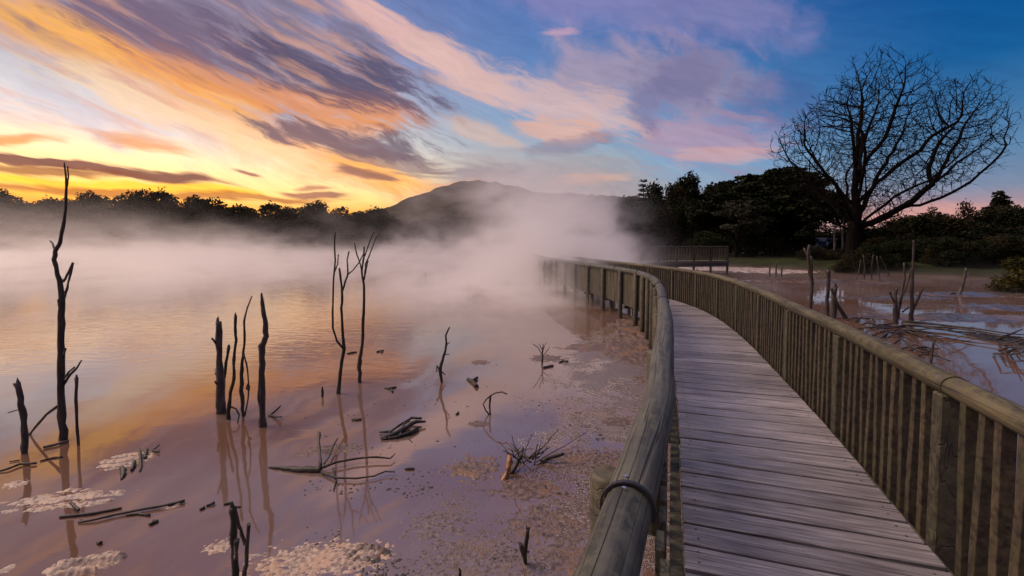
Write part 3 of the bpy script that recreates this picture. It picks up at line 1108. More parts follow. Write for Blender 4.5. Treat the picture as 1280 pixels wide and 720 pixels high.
# ---------------------------------------------------------------- the big bare tree
def bare_tree():
    D = 46.0
    rr = random.Random(12)
    b0 = at(1066, 330, D)
    root = tag(empty('bare_tree', (b0.x, D, ground_z(b0.x, D) - .1)), 'large leafless spreading tree standing alone against the blue sky', 'tree')
    O = Vector(root.location)
    sc_ = D / FPX

    def wp(px, py, dd=0.0):
        if py < 262:
            px = 1070 + (px - 1070) * .88
            py = 262 + (py - 262) * .95
        p = at(px, py, D)
        return Vector((p.x, D + dd, p.z)) - O
    from mathutils.kdtree import KDTree

    def bez(P, n):
        P = [P[0] + (P[0] - P[1])] + P + [P[-1] + (P[-1] - P[-2])]
        o_ = []
        for i in range(1, len(P) - 2):
            p0, p1, p2, p3 = P[i - 1:i + 3]
            for k in range(n):
                u = k / n
                o_.append(.5 * ((2 * p1) + (p2 - p0) * u + (2 * p0 - 5 * p1 + 4 * p2 - p3) * u * u + (3 * p1 - p0 - 3 * p2 + p3) * u ** 3))
        o_.append(P[-2])
        return o_

    nodes, par = [], []
    trunk = bez([wp(1066, 338), wp(1065, 318), wp(1066, 300), wp(1069, 280), wp(1072, 262)], 4)
    for q, p in enumerate(trunk):
        nodes.append(p)
        par.append(q - 1)
    LIM = [
        ([(1072, 264, 0), (1072, 225, .3), (1073, 185, .2), (1077, 140, 0), (1080, 100, .2), (1083, 62, 0)], .30),
        ([(1070, 285, 0), (1100, 268, -1), (1135, 246, -2), (1165, 222, -2.2), (1195, 208, -2), (1232, 188, -2.4)], .27),
        ([(1072, 272, 0), (1098, 245, 1), (1126, 212, 2), (1150, 178, 2.4), (1172, 142, 2.6), (1178, 112, 2.6)], .24),
        ([(1074, 250, 0), (1098, 222, -1), (1124, 196, -2), (1150, 168, -3), (1190, 150, -3.2), (1208, 126, -3.6)], .18),
        ([(1073, 236, 0), (1085, 195, .8), (1102, 160, 1.6), (1120, 125, 2), (1129, 84, 2.2)], .17),
        ([(1069, 280, 0), (1048, 255, -.6), (1024, 228, -1.4), (1002, 205, -1.6), (978, 180, -2)], .22),
        ([(1070, 262, 0), (1052, 228, 1), (1032, 196, 2), (1014, 165, 2.4), (1004, 138, 2.8)], .19),
        ([(1072, 232, 0), (1058, 190, -1), (1046, 150, -1.6), (1046, 110, -2)], .17),
        ([(1067, 288, 0), (1040, 272, 1.2), (1015, 256, 2), (992, 238, 2.4), (974, 205, 2.8)], .16),
        ([(1073, 215, 0), (1088, 172, -1.8), (1098, 130, -2.8), (1108, 100, -3.2)], .13),
        ([(1069, 292, 0), (1098, 282, 1.2), (1132, 272, 2.2), (1160, 262, 2.6), (1185, 238, 3)], .15),
        ([(1070, 284, 0), (1090, 250, -3), (1120, 225, -5), (1150, 190, -6), (1165, 160, -7)], .17),
        ([(1070, 284, 0), (1060, 250, 3), (1050, 215, 5), (1060, 175, 6), (1062, 140, 7)], .17),
        ([(1070, 284, 0), (1090, 245, 3), (1110, 205, 5), (1140, 160, 6), (1150, 120, 6.5)], .16),
        ([(1070, 284, 0), (1050, 250, -3), (1028, 215, -5), (1010, 180, -6)], .15),
        ([(1110, 262, -1.4), (1150, 250, -3), (1190, 222, -4), (1220, 180, -4.6), (1232, 150, -5)], .15),
        ([(1126, 250, -1.8), (1170, 226, -1), (1212, 196, -.5), (1245, 176, 0)], .13),
        ([(1150, 236, -2), (1178, 200, -1.6), (1198, 165, -1.6), (1204, 128, -2)], .12),
        ([(1024, 228, -1.4), (1000, 222, -2.4), (975, 204, -3)], .09),
        ([(1068, 270, 0), (1044, 240, 2), (1018, 206, 3), (994, 176, 3.4), (984, 156, 3.4)], .16),
        ([(1071, 250, 0), (1050, 206, -3), (1030, 168, -4.4), (1022, 132, -5)], .15),
        ([(1072, 240, 0), (1090, 200, 2), (1112, 150, 3), (1118, 108, 3.4)], .14),
        ([(1150, 236, -2), (1190, 196, 1), (1222, 160, 2), (1236, 140, 2.4)], .12),
    ]
    for pts, r0 in LIM:
        P = bez([wp(*p) for p in pts], 4)
        P = P[:max(3, int(len(P) * .72))]
        # start from the nearest node already there
        d = [(nd - P[0]).length for nd in nodes]
        last = int(np.argmin(d))
        acc = nodes[last]
        for p in P[1:]:
            p = p + Vector((rr.gauss(0, .06), rr.gauss(0, .06), rr.gauss(0, .06)))
            nodes.append(p)
            par.append(last)
            last = len(nodes) - 1
    # the crown's outline in the plane of the tree, as (px, py)
    OUT = [(966, 188), (974, 160), (1000, 136), (1022, 128), (1044, 100), (1066, 92), (1078, 60), (1090, 62), (1096, 92), (1118, 84), (1134, 78), (1144, 108), (1168, 112),
           (1190, 102), (1206, 112), (1226, 122), (1246, 150), (1254, 172), (1236, 196), (1204, 222), (1160, 246), (1120, 262), (1092, 280), (1048, 284), (1016, 262), (990, 240), (970, 214)]
    OUT = [(1080 + (px - 1080) * .93, 262 + (py - 262) * .97) for px, py in OUT]
    OX = [at(px, py, D).x - O.x for px, py in OUT]
    OZ = [at(px, py, D).z - O.z for px, py in OUT]
    cxm, czm = (min(OX) + max(OX)) / 2, (min(OZ) + max(OZ)) / 2

    def inside(x, z):
        r_ = False
        n = len(OX)
        for a in range(n):
            b2 = a - 1
            if (OZ[a] > z) != (OZ[b2] > z) and x < (OX[b2] - OX[a]) * (z - OZ[a]) / (OZ[b2] - OZ[a]) + OX[a]:
                r_ = not r_
        return r_
    att = []
    hw, hh = (max(OX) - min(OX)) / 2, (max(OZ) - min(OZ)) / 2
    while len(att) < 8500:
        x, z = rr.uniform(min(OX), max(OX)), rr.uniform(min(OZ), max(OZ))
        if not inside(x, z):
            continue
        e = 1 - ((x - cxm) / hw) ** 2 * .8 - ((z - czm) / hh) ** 2 * .8
        dep = 5.5 * math.sqrt(max(.03, e))
        att.append(Vector((x, rr.uniform(-dep, dep), z)))
    alive = list(range(len(att)))
    STEP, KILL, INF = .36, .50, 3.2
    nch = {}
    for it in range(70):
        kd = KDTree(len(nodes))
        for q, p in enumerate(nodes):
            kd.insert(p, q)
        kd.balance()
        pull = {}
        keep = []
        for a in alive:
            co, q, dd = kd.find(att[a])
            if dd < KILL:
                continue
            keep.append(a)
            if dd < INF and q > 12:
                v = (att[a] - co).normalized()
                if q in pull:
                    pull[q] += v
                else:
                    pull[q] = v.copy()
        alive = keep
        if not pull:
            break
        for q, v in pull.items():
            if nch.get(q, 0) >= 2:
                continue
            nch[q] = nch.get(q, 0) + 1
            v = v.normalized()
            q0 = par[q]
            v = (v + (nodes[q] - nodes[q0]).normalized() * .35 + Vector((rr.gauss(0, .08), rr.gauss(0, .08), .14 + rr.gauss(0, .08)))).normalized()
            np_ = nodes[q] + v * STEP
            nodes.append(np_)
            par.append(q)
    # a few fine twigs on every tip
    kids = [0] * len(nodes)
    for q in par:
        if q >= 0:
            kids[q] += 1
    tips = [q for q in range(len(nodes)) if kids[q] == 0]
    sides = [q for q in range(40, len(nodes)) if kids[q] == 1 and rr.random() < .42]
    for q in tips + sides:
        d0 = (nodes[q] - nodes[par[q]]).normalized()
        for _ in range(3 if kids[q] == 0 else 1):
            d_ = (d0 + Vector((rr.gauss(0, .5), rr.gauss(0, .5), .3 + rr.gauss(0, .35)))).normalized()
            last = q
            for s_ in range(2):
                nodes.append(nodes[last] + d_ * rr.uniform(.22, .46))
                par.append(last)
                last = len(nodes) - 1
                d_ = (d_ + Vector((rr.gauss(0, .2), 0, .15))).normalized()
    n = len(nodes)
    R2 = [0.0] * n
    for q in range(n - 1, -1, -1):
        if R2[q] == 0:
            R2[q] = .0105 ** 2.25
        if par[q] >= 0:
            R2[par[q]] += R2[q]
    rad = [v ** (1 / 2.25) for v in R2]
    f_ = .46 / rad[0]
    rad = [max(.0145, r_ * 1.18, .2 + (r_ - .17) * .9 if r_ > .17 else 0) for r_ in rad]
    print('bare tree nodes', n, 'scale', f_)
    kids = [[] for _ in range(n)]
    for q in range(n):
        if par[q] >= 0:
            kids[par[q]].append(q)
    bms = {True: bmesh.new(), False: bmesh.new()}
    done = set()
    stack = [0]
    while stack:
        q0 = stack.pop()
        ch = [q0]
        if par[q0] >= 0:
            ch = [par[q0], q0]
        q = q0
        while kids[q]:
            ks = sorted(kids[q], key=lambda z: -rad[z])
            stack += ks[1:]
            q = ks[0]
            ch.append(q)
        if len(ch) < 2:
            continue
        P = [nodes[z] for z in ch]
        Rr = [rad[z] for z in ch]
        if par[q0] >= 0:
            Rr[0] = Rr[1]
        big = max(Rr) > .07
        seg = 8 if big else (4 if max(Rr) > .03 else 3)
        bm = bms[big]
        ring = []
        prev = None
        for z in range(len(P)):
            tg = (P[min(z + 1, len(P) - 1)] - P[max(z - 1, 0)])
            tg = tg.normalized() if tg.length > 1e-6 else Vector((0, 0, 1))
            ref = Vector((0, 1, 0)) if abs(tg.y) < .8 else Vector((1, 0, 0))
            n1_ = tg.cross(ref).normalized() if prev is None else (prev - tg * prev.dot(tg)).normalized()
            prev = n1_
            n2_ = tg.cross(n1_)
            ring.append([bm.verts.new(P[z] + (n1_ * math.cos(2 * math.pi * a / seg) + n2_ * math.sin(2 * math.pi * a / seg)) * Rr[z]) for a in range(seg)])
        for z in range(len(P) - 1):
            for a in range(seg):
                bm.faces.new((ring[z][a], ring[z][(a + 1) % seg], ring[z + 1][(a + 1) % seg], ring[z + 1][a]))
    m1 = bpy.data.meshes.new('trunk')
    bms[True].to_mesh(m1)
    m1.shade_smooth()
    m2 = bpy.data.meshes.new('crown')
    bms[False].to_mesh(m2)
    link('trunk', m1, M_BARK, root)
    link('crown', m2, M_BARK, root)
    return len(m2.polygons)


print('bare tree faces', bare_tree())


# ---------------------------------------------------------------- far footbridge, pavilion
def straight_box(name, c, size, mat, parent, rz=0.0):
    me = box_mesh(name, size[0], size[1], size[2], min(.01, min(size) * .15))
    o = link(name, me, mat, parent)
    o.location = Vector(c) - Vector(parent.location)
    o.rotation_euler.z = rz
    return o


FB0, FB1 = at(798, 330, 34), at(905, 330, 36)
fb = tag(empty('footbridge', (FB0.x, FB0.y, 0)), 'low dark wooden footbridge with pale railing boards far behind the bend of the boardwalk', 'footbridge')
dv = Vector((FB1.x - FB0.x, FB1.y - FB0.y, 0))
LB = dv.length
ang = math.atan2(dv.y, dv.x)
dv.normalize()
mid = (Vector((FB0.x, FB0.y, 0)) + Vector((FB1.x, FB1.y, 0))) / 2
straight_box('deck_beam', (mid.x, mid.y, .92), (LB, 1.2, .16), M_POST, fb, ang)
straight_box('fascia', (mid.x, mid.y - .62, .72), (LB, .06, .26), M_WETD, fb, ang)
straight_box('handrail', (mid.x, mid.y - .55, 2.08), (LB, .14, .10), M_POST, fb, ang)
nP = int(LB / 1.3)
for k in range(nP + 1):
    p = Vector((FB0.x, FB0.y - .55, 0)) + dv * (LB * k / nP)
    straight_box('post', (p.x, p.y, .85), (.13, .13, 2.4), M_WETD, fb, ang)
bd = box_mesh('baluster', .14, .03, .92, .004)
for k in range(int(LB / .24)):
    p = Vector((FB0.x, FB0.y - .50, 0)) + dv * (.12 + .24 * k)
    o = link('baluster', bd, M_BAL, fb)
    o.location = (p.x - FB0.x, p.y - FB0.y, 1.52)
    o.rotation_euler.z = ang

# low bank with reddish growth right of the bridge is part of the ground; a pavilion stands behind the evergreens
mp, t, b = newmat('pale_blue_painted_wall')
t.put(b.inputs['Base Color'], (.32, .46, .66, 1))
t.put(b.inputs['Roughness'], .7)
mr, t, b = newmat('slate_roof')
t.put(b.inputs['Base Color'], (.012, .013, .015, 1))
t.put(b.inputs['Roughness'], 1.0)
t.put(b.inputs['IOR'], 1.1)
mg2, t, b = newmat('window_glass')
t.put(b.inputs['Base Color'], (.03, .04, .06, 1))
t.put(b.inputs['Roughness'], .08)
mlw, t, b = newmat('white_trim')
t.put(b.inputs['Base Color'], (.7, .74, .8, 1))
DPV = 66
c0 = at(988, 300, DPV)
pvn = tag(empty('pavilion', (c0.x, DPV, ground_z(c0.x, DPV) - .1)), 'low pale blue building half hidden behind the trunks of the big evergreens', 'building')
O = Vector(pvn.location)
straight_box('wall', O + Vector((0, 0, 1.25)), (11.5, 5, 2.5), mp, pvn)
straight_box('roof', O + Vector((0, 0, 2.6)), (12.0, 5.6, .16), mr, pvn)
for k in range(6):
    straight_box('window', O + Vector((-4.7 + k * 1.9, -2.53, 1.5)), (1.1, .08, .9), mg2, pvn)
    straight_box('window_frame', O + Vector((-4.7 + k * 1.9, -2.56, .98)), (1.3, .1, .12), mlw, pvn)
straight_box('band', O + Vector((0, -2.56, 2.3)), (11.5, .08, .14), mlw, pvn)
# two pale slender trunks in front of it
for px, lab in ((1042, 'left of two pale slender trunks beside the bare tree foot'), (1052, 'right of two pale slender trunks beside the bare tree foot')):
    p = at(px, 330, 50)
    zz = ground_z(p.x, 50)
    o = tag(link('tree_trunk', tube_mesh('tree_trunk', [(0, 0, -.1), (.05, 0, 1.4), (-.05, 0, 2.8), (.1, .1, 4.2)], [.15, .13, .10, .04], 8, .1), M_BARKL, None, (p.x, 50, zz)), lab, 'tree trunk')

# ---------------------------------------------------------------- mud bars and crusts
def crust_mat(name, a, b_, c_, rough=.75, wet=.35, s=26.0):
    m, t, b = newmat(name)
    g = t.n.new('ShaderNodeNewGeometry').outputs['Position']
    n1 = t.noise(g, s, 5, .65)
    n2 = t.noise(g, s * .15, 3, .5)
    c = t.mix(t.sstep(n1, .35, .68), a, b_)
    c = t.mix(t.m('MULTIPLY', t.sstep(n2, .48, .68), .8), c, c_)
    t.put(b.inputs['Base Color'], c)
    t.put(b.inputs['Roughness'], t.lstep(n1, .3, .7, wet, rough))
    t.put(b.inputs['Normal'], t.bump(n1, .6, .01))
    return m


M_FOAM = crust_mat('pale_foam_crust', (.05, .036, .037, 1), (.165, .125, .125, 1), (.13, .09, .075, 1))
M_FOAMT = crust_mat('tan_foam_crust', (.12, .085, .07, 1), (.44, .33, .26, 1), (.40, .26, .17, 1))
M_CRUST = crust_mat('brown_scum_crust', (.05, .034, .03, 1), (.15, .10, .085, 1), (.17, .095, .05, 1), s=18)
M_MUDB = crust_mat('tan_mud', (.05, .034, .03, 1), (.12, .083, .068, 1), (.17, .10, .055, 1), .28, .05, 3.0)
M_PALEB = crust_mat('pale_silica_shine', (.20, .16, .15, 1), (.48, .40, .38, 1), (.4, .31, .26, 1), .5, .15, 3.0)  # pale silica flats; bright reflections off mud and water put into the colour


def slab(name, cx, cy_, rx, ry, rot, mat, cell, thick, seed, k=.9, fscale=3.0, ring=0.0, ribs=0.0, aniso=1.0, parent=None):
    """ragged floating crust: cells of a grid where a falling ellipse plus noise stays positive"""
    nx_, ny_ = max(6, int(2.6 * rx / cell)), max(6, int(2.6 * ry / cell))
    c, s_ = math.cos(rot), math.sin(rot)
    vid, vs, fs = {}, [], []

    def field(u, v):
        e = (u / rx) ** 2 + (v / ry) ** 2
        f = 1 - e
        if ring:
            f = ring - abs(math.sqrt(e) - .72)
        f += k * (mn.fractal(Vector((u * fscale / rx * aniso, v * fscale / ry, seed * 3.7)), .8, 2.1, 4) * 1.3)
        return f
    H = {}
    for j in range(ny_ + 1):
        for i in range(nx_ + 1):
            u, v = (i / nx_ - .5) * 2.6 * rx, (j / ny_ - .5) * 2.6 * ry
            H[i, j] = (u, v, field(u, v))

    def vert(i, j):
        if (i, j) not in vid:
            u, v, f = H[i, j]
            edge = max(0.0, min(1.0, f * 2.2))
            z = -.004 + thick * edge ** .5 * (.75 + .8 * mn.noise(Vector((u / cell * .45, v / cell * .45, seed))))
            if ribs:
                z += thick * .7 * edge * math.sin(v * ribs + 3 * mn.noise(Vector((u * 4, v * 4, seed))))
            ju = cell * .3 * mn.noise(Vector((i * .9, j * .9, seed + 5)))
            u2, v2 = u + ju, v + ju
            vid[i, j] = len(vs)
            vs.append((cx + u2 * c - v2 * s_, cy_ + u2 * s_ + v2 * c, z))
        return vid[i, j]
    for j in range(ny_):
        for i in range(nx_):
            m_ = min(H[i, j][2], H[i + 1, j][2], H[i, j + 1][2], H[i + 1, j + 1][2])
            mx_ = max(H[i, j][2], H[i + 1, j][2], H[i, j + 1][2], H[i + 1, j + 1][2])
            if mx_ > 0:
                fs.append((vert(i, j), vert(i + 1, j), vert(i + 1, j + 1), vert(i, j + 1)))
    if not fs:
        return None
    org = Vector((cx, cy_, 0))
    me = mesh(name, [Vector(v) - org for v in vs], fs, True)
    return link(name, me, mat, parent, org if parent is None else org - Vector(parent.location))


def raft(px, py, rxp, ryp, rot, mat, label, seed, cell=.012, thick=.013, name='foam_raft', cat='foam raft', **kw):
    c = onz(px, py)
    rx = rxp / FPX * c.y
    ry = (onz(px, py - ryp).y - onz(px, py + ryp).y) / 2
    o = slab(name, c.x, c.y, rx, ry, R(rot), mat, cell, thick, seed, **kw)
    if o:
        tag(o, label, cat)
    return o


raft(80, 625, 66, 13, 10, M_FOAMT, 'ribbed pale foam raft lying around the foot of the tall forked dead tree', 1, ribs=40, k=.8, aniso=1.6)
raft(158, 575, 30, 11, 16, M_FOAMT, 'small pointed tan foam raft with dark twigs caught at its right end', 2, ribs=60, k=.35)
raft(108, 706, 42, 14, 20, M_FOAMT, 'thick ribbed tan foam raft at the bottom left corner of the photo', 3, ribs=44, k=.4, thick=.03)
raft(400, 700, 88, 26, 4, M_FOAMT, 'wide bubbly foam crust at the bottom of the photo left of the open dark water', 4, k=.85, thick=.009, fscale=6)
raft(458, 692, 26, 12, 0, M_CRUST, 'orange brown ring of crust on the right end of the wide foam crust', 5, ring=.22, k=.25, thick=.035)
raft(275, 683, 16, 9, 20, M_FOAMT, 'tiny pale foam patch left of the black forked stump', 6, k=1.1)
raft(415, 562, 38, 7, 18, M_CRUST, 'thin tan scum strip behind the floating branch', 7, k=.9)
raft(20, 605, 12, 5, 0, M_FOAMT, 'tiny pale foam fleck at the left edge of the photo', 8, k=1)
raft(8, 712, 8, 6, 0, M_FOAMT, 'pale foam fleck in the very bottom left corner', 9, k=.6)
raft(215, 632, 12, 4, 20, M_FOAMT, 'pale foam clot at the right tip of the floating twig line', 10, k=.5)
raft(592, 585, 34, 14, 25, M_CRUST, 'loose brownish scum patch left of the twiggy stump', 11, k=1.1, fscale=4)
raft(550, 655, 45, 20, 10, M_FOAM, 'lilac bubbly scum mat in the lower middle of the lake', 12, k=1.2, fscale=6, thick=.007)
raft(600, 700, 90, 30, 5, M_FOAM, 'large pebbly lilac scum mat at the bottom middle of the photo', 13, k=1.3, fscale=9, thick=.007)
raft(690, 655, 60, 28, 8, M_CRUST, 'rusty orange brown scum mat between the stump and the handrail', 14, k=1.3, fscale=8, thick=.008)
raft(720, 700, 50, 22, 0, M_CRUST, 'rusty scum mat in front of the small broken peg', 15, k=1.2, fscale=8, thick=.008)
raft(660, 612, 50, 14, 0, M_CRUST, 'brown scum band beside the foot of the twiggy stump', 16, k=1.1, fscale=6, thick=.009)
raft(735, 575, 55, 14, 4, M_CRUST, 'olive brown scum band level with the twiggy stump next to the handrail', 17, k=1.2, fscale=6)
raft(770, 527, 22, 6, 4, M_CRUST, 'small reddish scum island by the middle of the log handrail', 18, k=.5)
raft(795, 440, 34, 16, 0, M_CRUST, 'olive mud and scum shoal under the bend of the handrail', 19, k=.9, fscale=5, cell=.03, thick=.03)
raft(745, 434, 46, 5, 2, M_CRUST, 'long thin olive scum tongue reaching left from the shoal', 20, k=.7, cell=.03)
raft(800, 410, 30, 12, 0, M_CRUST, 'grey brown mud shoal beside the far posts of the handrail', 21, k=.7, cell=.04, thick=.04)
raft(600, 453, 12, 3, 0, M_CRUST, 'tiny brown scum patch in the middle of the lake behind the leaning twig', 22, k=.6, cell=.02)
raft(598, 530, 14, 4, 0, M_CRUST, 'small olive scum patch under the arched twig', 23, k=.6)
raft(683, 448, 22, 4, 0, M_CRUST, 'small flat scum drift beside the pale bushy twig', 24, k=1.0, cell=.02)

# right pond: long flat mud bars
def bar(px, py, rxp, ryp, rot, mat, label, seed, **kw):
    return raft(px, py, rxp, ryp, rot, mat, label, seed, name='mud_bar', cat='mud bar', cell=kw.pop('cell', .09), thick=kw.pop('thick', .05), **kw)


bar(1190, 397, 120, 5, -2, M_MUDB, 'long orange tan mud bar across the pond in front of the forked saplings', 31, k=.7, aniso=2.5)
bar(1255, 384, 60, 4, -2, M_MUDB, 'tan mud bar by the right edge in front of the olive shrub', 32, k=.6, aniso=2)
bar(1230, 368, 80, 3, 0, M_MUDB, 'thin mud streak below the right shrub bank', 33, k=.7, aniso=2.5)
bar(1110, 372, 70, 2.5, 0, M_MUDB, 'thin mud streak between the standing poles and the forked saplings', 34, k=.8, aniso=2.5)
bar(1268, 428, 26, 10, -10, M_WETD, 'dark muddy clump with twigs at the right edge of the pond', 35, k=.7, cell=.04, thick=.08)
bar(905, 336, 60, 1.8, 0, M_PALEB, 'bright pale mud flat behind the far end of the railing', 36, k=.8, cell=.2, thick=.06, aniso=2)
bar(965, 339, 46, 2.2, 0, M_PALEB, 'bright pale mud flat below the reddish bank', 37, k=1.0, cell=.2, thick=.06, aniso=2)
bar(955, 349, 34, 2.6, 0, M_MUDB, 'brown mud flat broken by glints right of the railing bend', 38, k=1.2, cell=.15, thick=.06, aniso=2)
bar(860, 330, 50, 1.4, 0, M_PALEB, 'thin pale mud strip below the footbridge', 39, k=.6, cell=.2, thick=.05, aniso=2)
bar(1060, 352, 60, 2.5, 0, M_MUDB, 'grey brown mud flat at the foot of the grassy bank', 40, k=.8, cell=.15, thick=.06, aniso=2)

# ---------------------------------------------------------------- small scum flakes, bubbles and crumbs
rg = np.random.default_rng(4)


def flake_cloud(name, label, mat, n, dens, smin, smax, zmax):
    vs, fs = [], []
    cnt = 0
    tries = 0
    while cnt < n and tries < n * 40:
        tries += 1
        px, py = rg.uniform(380, 860), rg.uniform(392, 740) ** 1.0
        p = onz(px, py)
        d = dens(px, py, p)
        if rg.random() > d:
            continue
        r_ = rg.uniform(smin, smax) * (1 if rg.random() < .85 else 1.8) * (1 + max(0, p.y - 4) * .12)
        m_ = 6
        a0 = rg.uniform(0, 6.28)
        base_ = len(vs)
        el = rg.uniform(.45, 1)
        ca, sa = math.cos(a0), math.sin(a0)
        for q in range(m_):
            a = 2 * math.pi * q / m_
            rr_ = r_ * rg.uniform(.7, 1.25)
            u, v = math.cos(a) * rr_, math.sin(a) * rr_ * el
            vs.append((p.x + u * ca - v * sa, p.y + u * sa + v * ca, -.002))
        vs.append((p.x, p.y, zmax * rg.uniform(.4, 1) * min(1, r_ / smin * .6)))
        for q in range(m_):
            fs.append((base_ + q, base_ + (q + 1) % m_, base_ + m_))
        cnt += 1
    o = link(name, mesh(name, vs, fs, True), mat)
    tag(o, label, None, None, 'stuff')


def near_dens(px, py, p):
    edge = 520 + max(0, (640 - py)) * .72 + 24 * mn.noise(Vector((p.x * 2, p.y * 2, 1)))
    f = min(1, max(0, (px - edge) / 60))
    n_ = mn.fractal(Vector((p.x * 2.6, p.y * 3.4, 8)), .8, 2.0, 3)
    n2_ = mn.noise(Vector((p.x * 9, p.y * 9, 3)))
    d = f * max(.01, min(1, .15 + n_ * 1.1 + n2_ * .4))
    return d * (min(1, (py - 392) / 230) ** 1.3)


def sparse_dens(px, py, p):
    n_ = mn.noise(Vector((p.x * 1.6, p.y * 2.2, 18)))
    return max(0, n_ - .12) * .8 * ((py - 392) / 348) ** 1.2


flake_cloud('scum_flakes', 'small pale scum flakes and bubbles crowding the shallow water beside the handrail', M_FOAM, 4200, near_dens, .004, .014, .008)
flake_cloud('scum_crumbs', 'brown scum crumbs strewn between the pale flakes', M_CRUST, 1800, near_dens, .004, .018, .010)
flake_cloud('drifting_specks', 'scattered dark specks drifting on the open water', M_WETD, 420, sparse_dens, .008, .022, .012)

# ---------------------------------------------------------------- dead sticks standing in the lake
def limb(name, pts, D, O, mat, parent=None, seed=0, seg=8, dd=0.0, rough=.35):
    """pts = (px, py, radius in pixels) of a limb standing about distance D"""
    P, Rr = [], []
    n = len(pts)
    for i in range(n - 1):
        steps = 3
        for k in range(steps):
            u = k / steps
            P.append([pts[i][q] + (pts[i + 1][q] - pts[i][q]) * u for q in range(3)])
    P.append(list(pts[-1]))
    V = []
    for i, (px, py, r_) in enumerate(P):
        f = i / max(1, len(P) - 1)
        v = at(px, py, D + dd * f)
        jit = r_ / FPX * D * .35
        V.append(v + Vector((mn.noise(Vector((i * .7, seed, 0))) * jit, mn.noise(Vector((i * .7, seed, 4))) * jit * 2, 0)) - O)
        Rr.append(max(.0028, r_ / FPX * D * (1 + .22 * mn.noise(Vector((i * 1.3, seed, 9))))))
    me = tube_mesh(name, V, Rr, seg, rough, seed)
    return link(name, me, mat, parent)


def stick(name, label, base, trunk, branches=(), mat=None, cat='dead tree', group=None, dd=0.0, seed=1, bmat=None, D=None, part='branch'):
    D = D or onz(*base).y
    O = onz(*base) if D is None else at(base[0], base[1], D)
    O.z = 0
    root = tag(empty(name, O), label, cat, group)
    x0, y0, r0 = trunk[0]
    trunk = [(x0, y0 + 10, r0)] + list(trunk)
    limb('trunk', trunk, D, O, mat or M_DEAD, root, seed, 8, dd)
    tx, ty, tr_ = trunk[-1]
    if tr_ > 1.6:
        rs = random.Random(seed * 11)
        for q in range(3):
            a = rs.uniform(-.6, .6) * tr_
            limb('splinter', [(tx + a, ty + 2, tr_ * .5), (tx + a * 1.1, ty - tr_ * rs.uniform(.5, 1.1), tr_ * .35), (tx + a * 1.3, ty - tr_ * rs.uniform(1.2, 2.2), tr_ * .08)], D, O, mat or M_DEAD, root, seed + q, 5)
    for k, b_ in enumerate(branches):
        limb(part, b_, D, O, bmat or mat or M_DEAD, root, seed + k + 2, 6, (.3 if k % 2 else -.3) * .5)
    return root


stick('dead_sapling', 'tall forked dead tree at the left reaching above the tree line', (82, 549),
      [(80, 549, 4.4), (77, 520, 4.0), (76, 480, 3.8), (77, 440, 3.8), (76, 405, 3.4), (78, 375, 3.2), (74, 350, 2.6), (69, 330, 2.4), (69, 314, 2.2), (75, 303, 2.0), (79, 283, 1.8), (82, 262, 1.5), (83, 234, 1.3), (82, 218, .9), (80, 203, .8)],
      [[(84, 233, 1.0), (85.5, 222, .8), (84.5, 208, .7)], [(69, 316, 1.4), (66, 305, 1.1), (63, 301, 1.2)], [(79, 352, 1.6), (86, 340, 1.3), (91, 329, 1.3)],
       [(78, 382, 1.6), (82, 366, 1.4), (87, 348, 1.3), (91, 329, 1.2)], [(75, 384, 1.6), (73, 375, 1.2)], [(79, 482, 1.8), (88, 468, 1.5), (96, 460, 1.4), (102, 450, 1.0)],
       [(79, 475, 1.4), (86, 465, 1.2), (93, 459, 1.0)], [(74, 506, 1.9), (58, 518, 1.6), (44, 534, 1.4), (34, 547, 1.3)], [(79, 445, 1.4), (82, 436, 1.1)]], seed=1)
stick('dead_stub', 'short leaning stub left of the tall forked dead tree', (31, 566),
      [(31, 566, 3.4), (31, 545, 3.4), (29, 520, 3.3), (26, 498, 3.2), (21, 478, 3.0)], [[(24, 512, .7), (16, 514, .7), (10, 516, .6)]], mat=M_DEADG, seed=2, cat='dead stub')
stick('dead_twig', 'thin straight twig standing right of the tall forked dead tree', (97, 512) if False else (98, 556), [(98, 556, 1.5), (96, 530, 1.6), (95, 500, 1.6), (95.5, 472, 1.9)], seed=3, cat='twig')
stick('broken_snag', 'thick grey broken trunk at the left of the group of standing sticks', (277, 516),
      [(277, 518, 6.0), (276, 500, 5.0), (275, 470, 4.2), (274, 440, 3.8), (274, 415, 3.6), (273, 402, 3.4)],
      [[(271, 431, 1.4), (267, 425, 1.2), (265, 423, 1.0)], [(271, 468, 1.8), (270, 461, 1.4)], [(271, 480, 1.5), (269, 477, 1.2)]], mat=M_DEADG, seed=4)
stick('dead_stick', 'curved short stick touching the thick grey broken trunk', (280, 515), [(280, 515, 1.8), (279, 490, 1.8), (281, 466, 1.8), (284, 446, 1.6), (286, 434, 2.0)], seed=5, cat='dead stick', D=onz(280, 515).y + .12)
stick('dead_stick', 'dark wavy stick with a low hooked side shoot, second in the group', (285, 524),
      [(285, 526, 2.9), (286, 512, 2.4), (288, 490, 2.0), (293, 472, 1.9), (292, 450, 1.7), (295, 425, 1.6), (294, 408, 1.7), (294.5, 394, 1.7)],
      [[(288, 508, 1.2), (295, 511, 1.1), (299, 519, 1.0), (297, 528, 1.0), (291, 538, .9)]], seed=6, cat='dead stick')
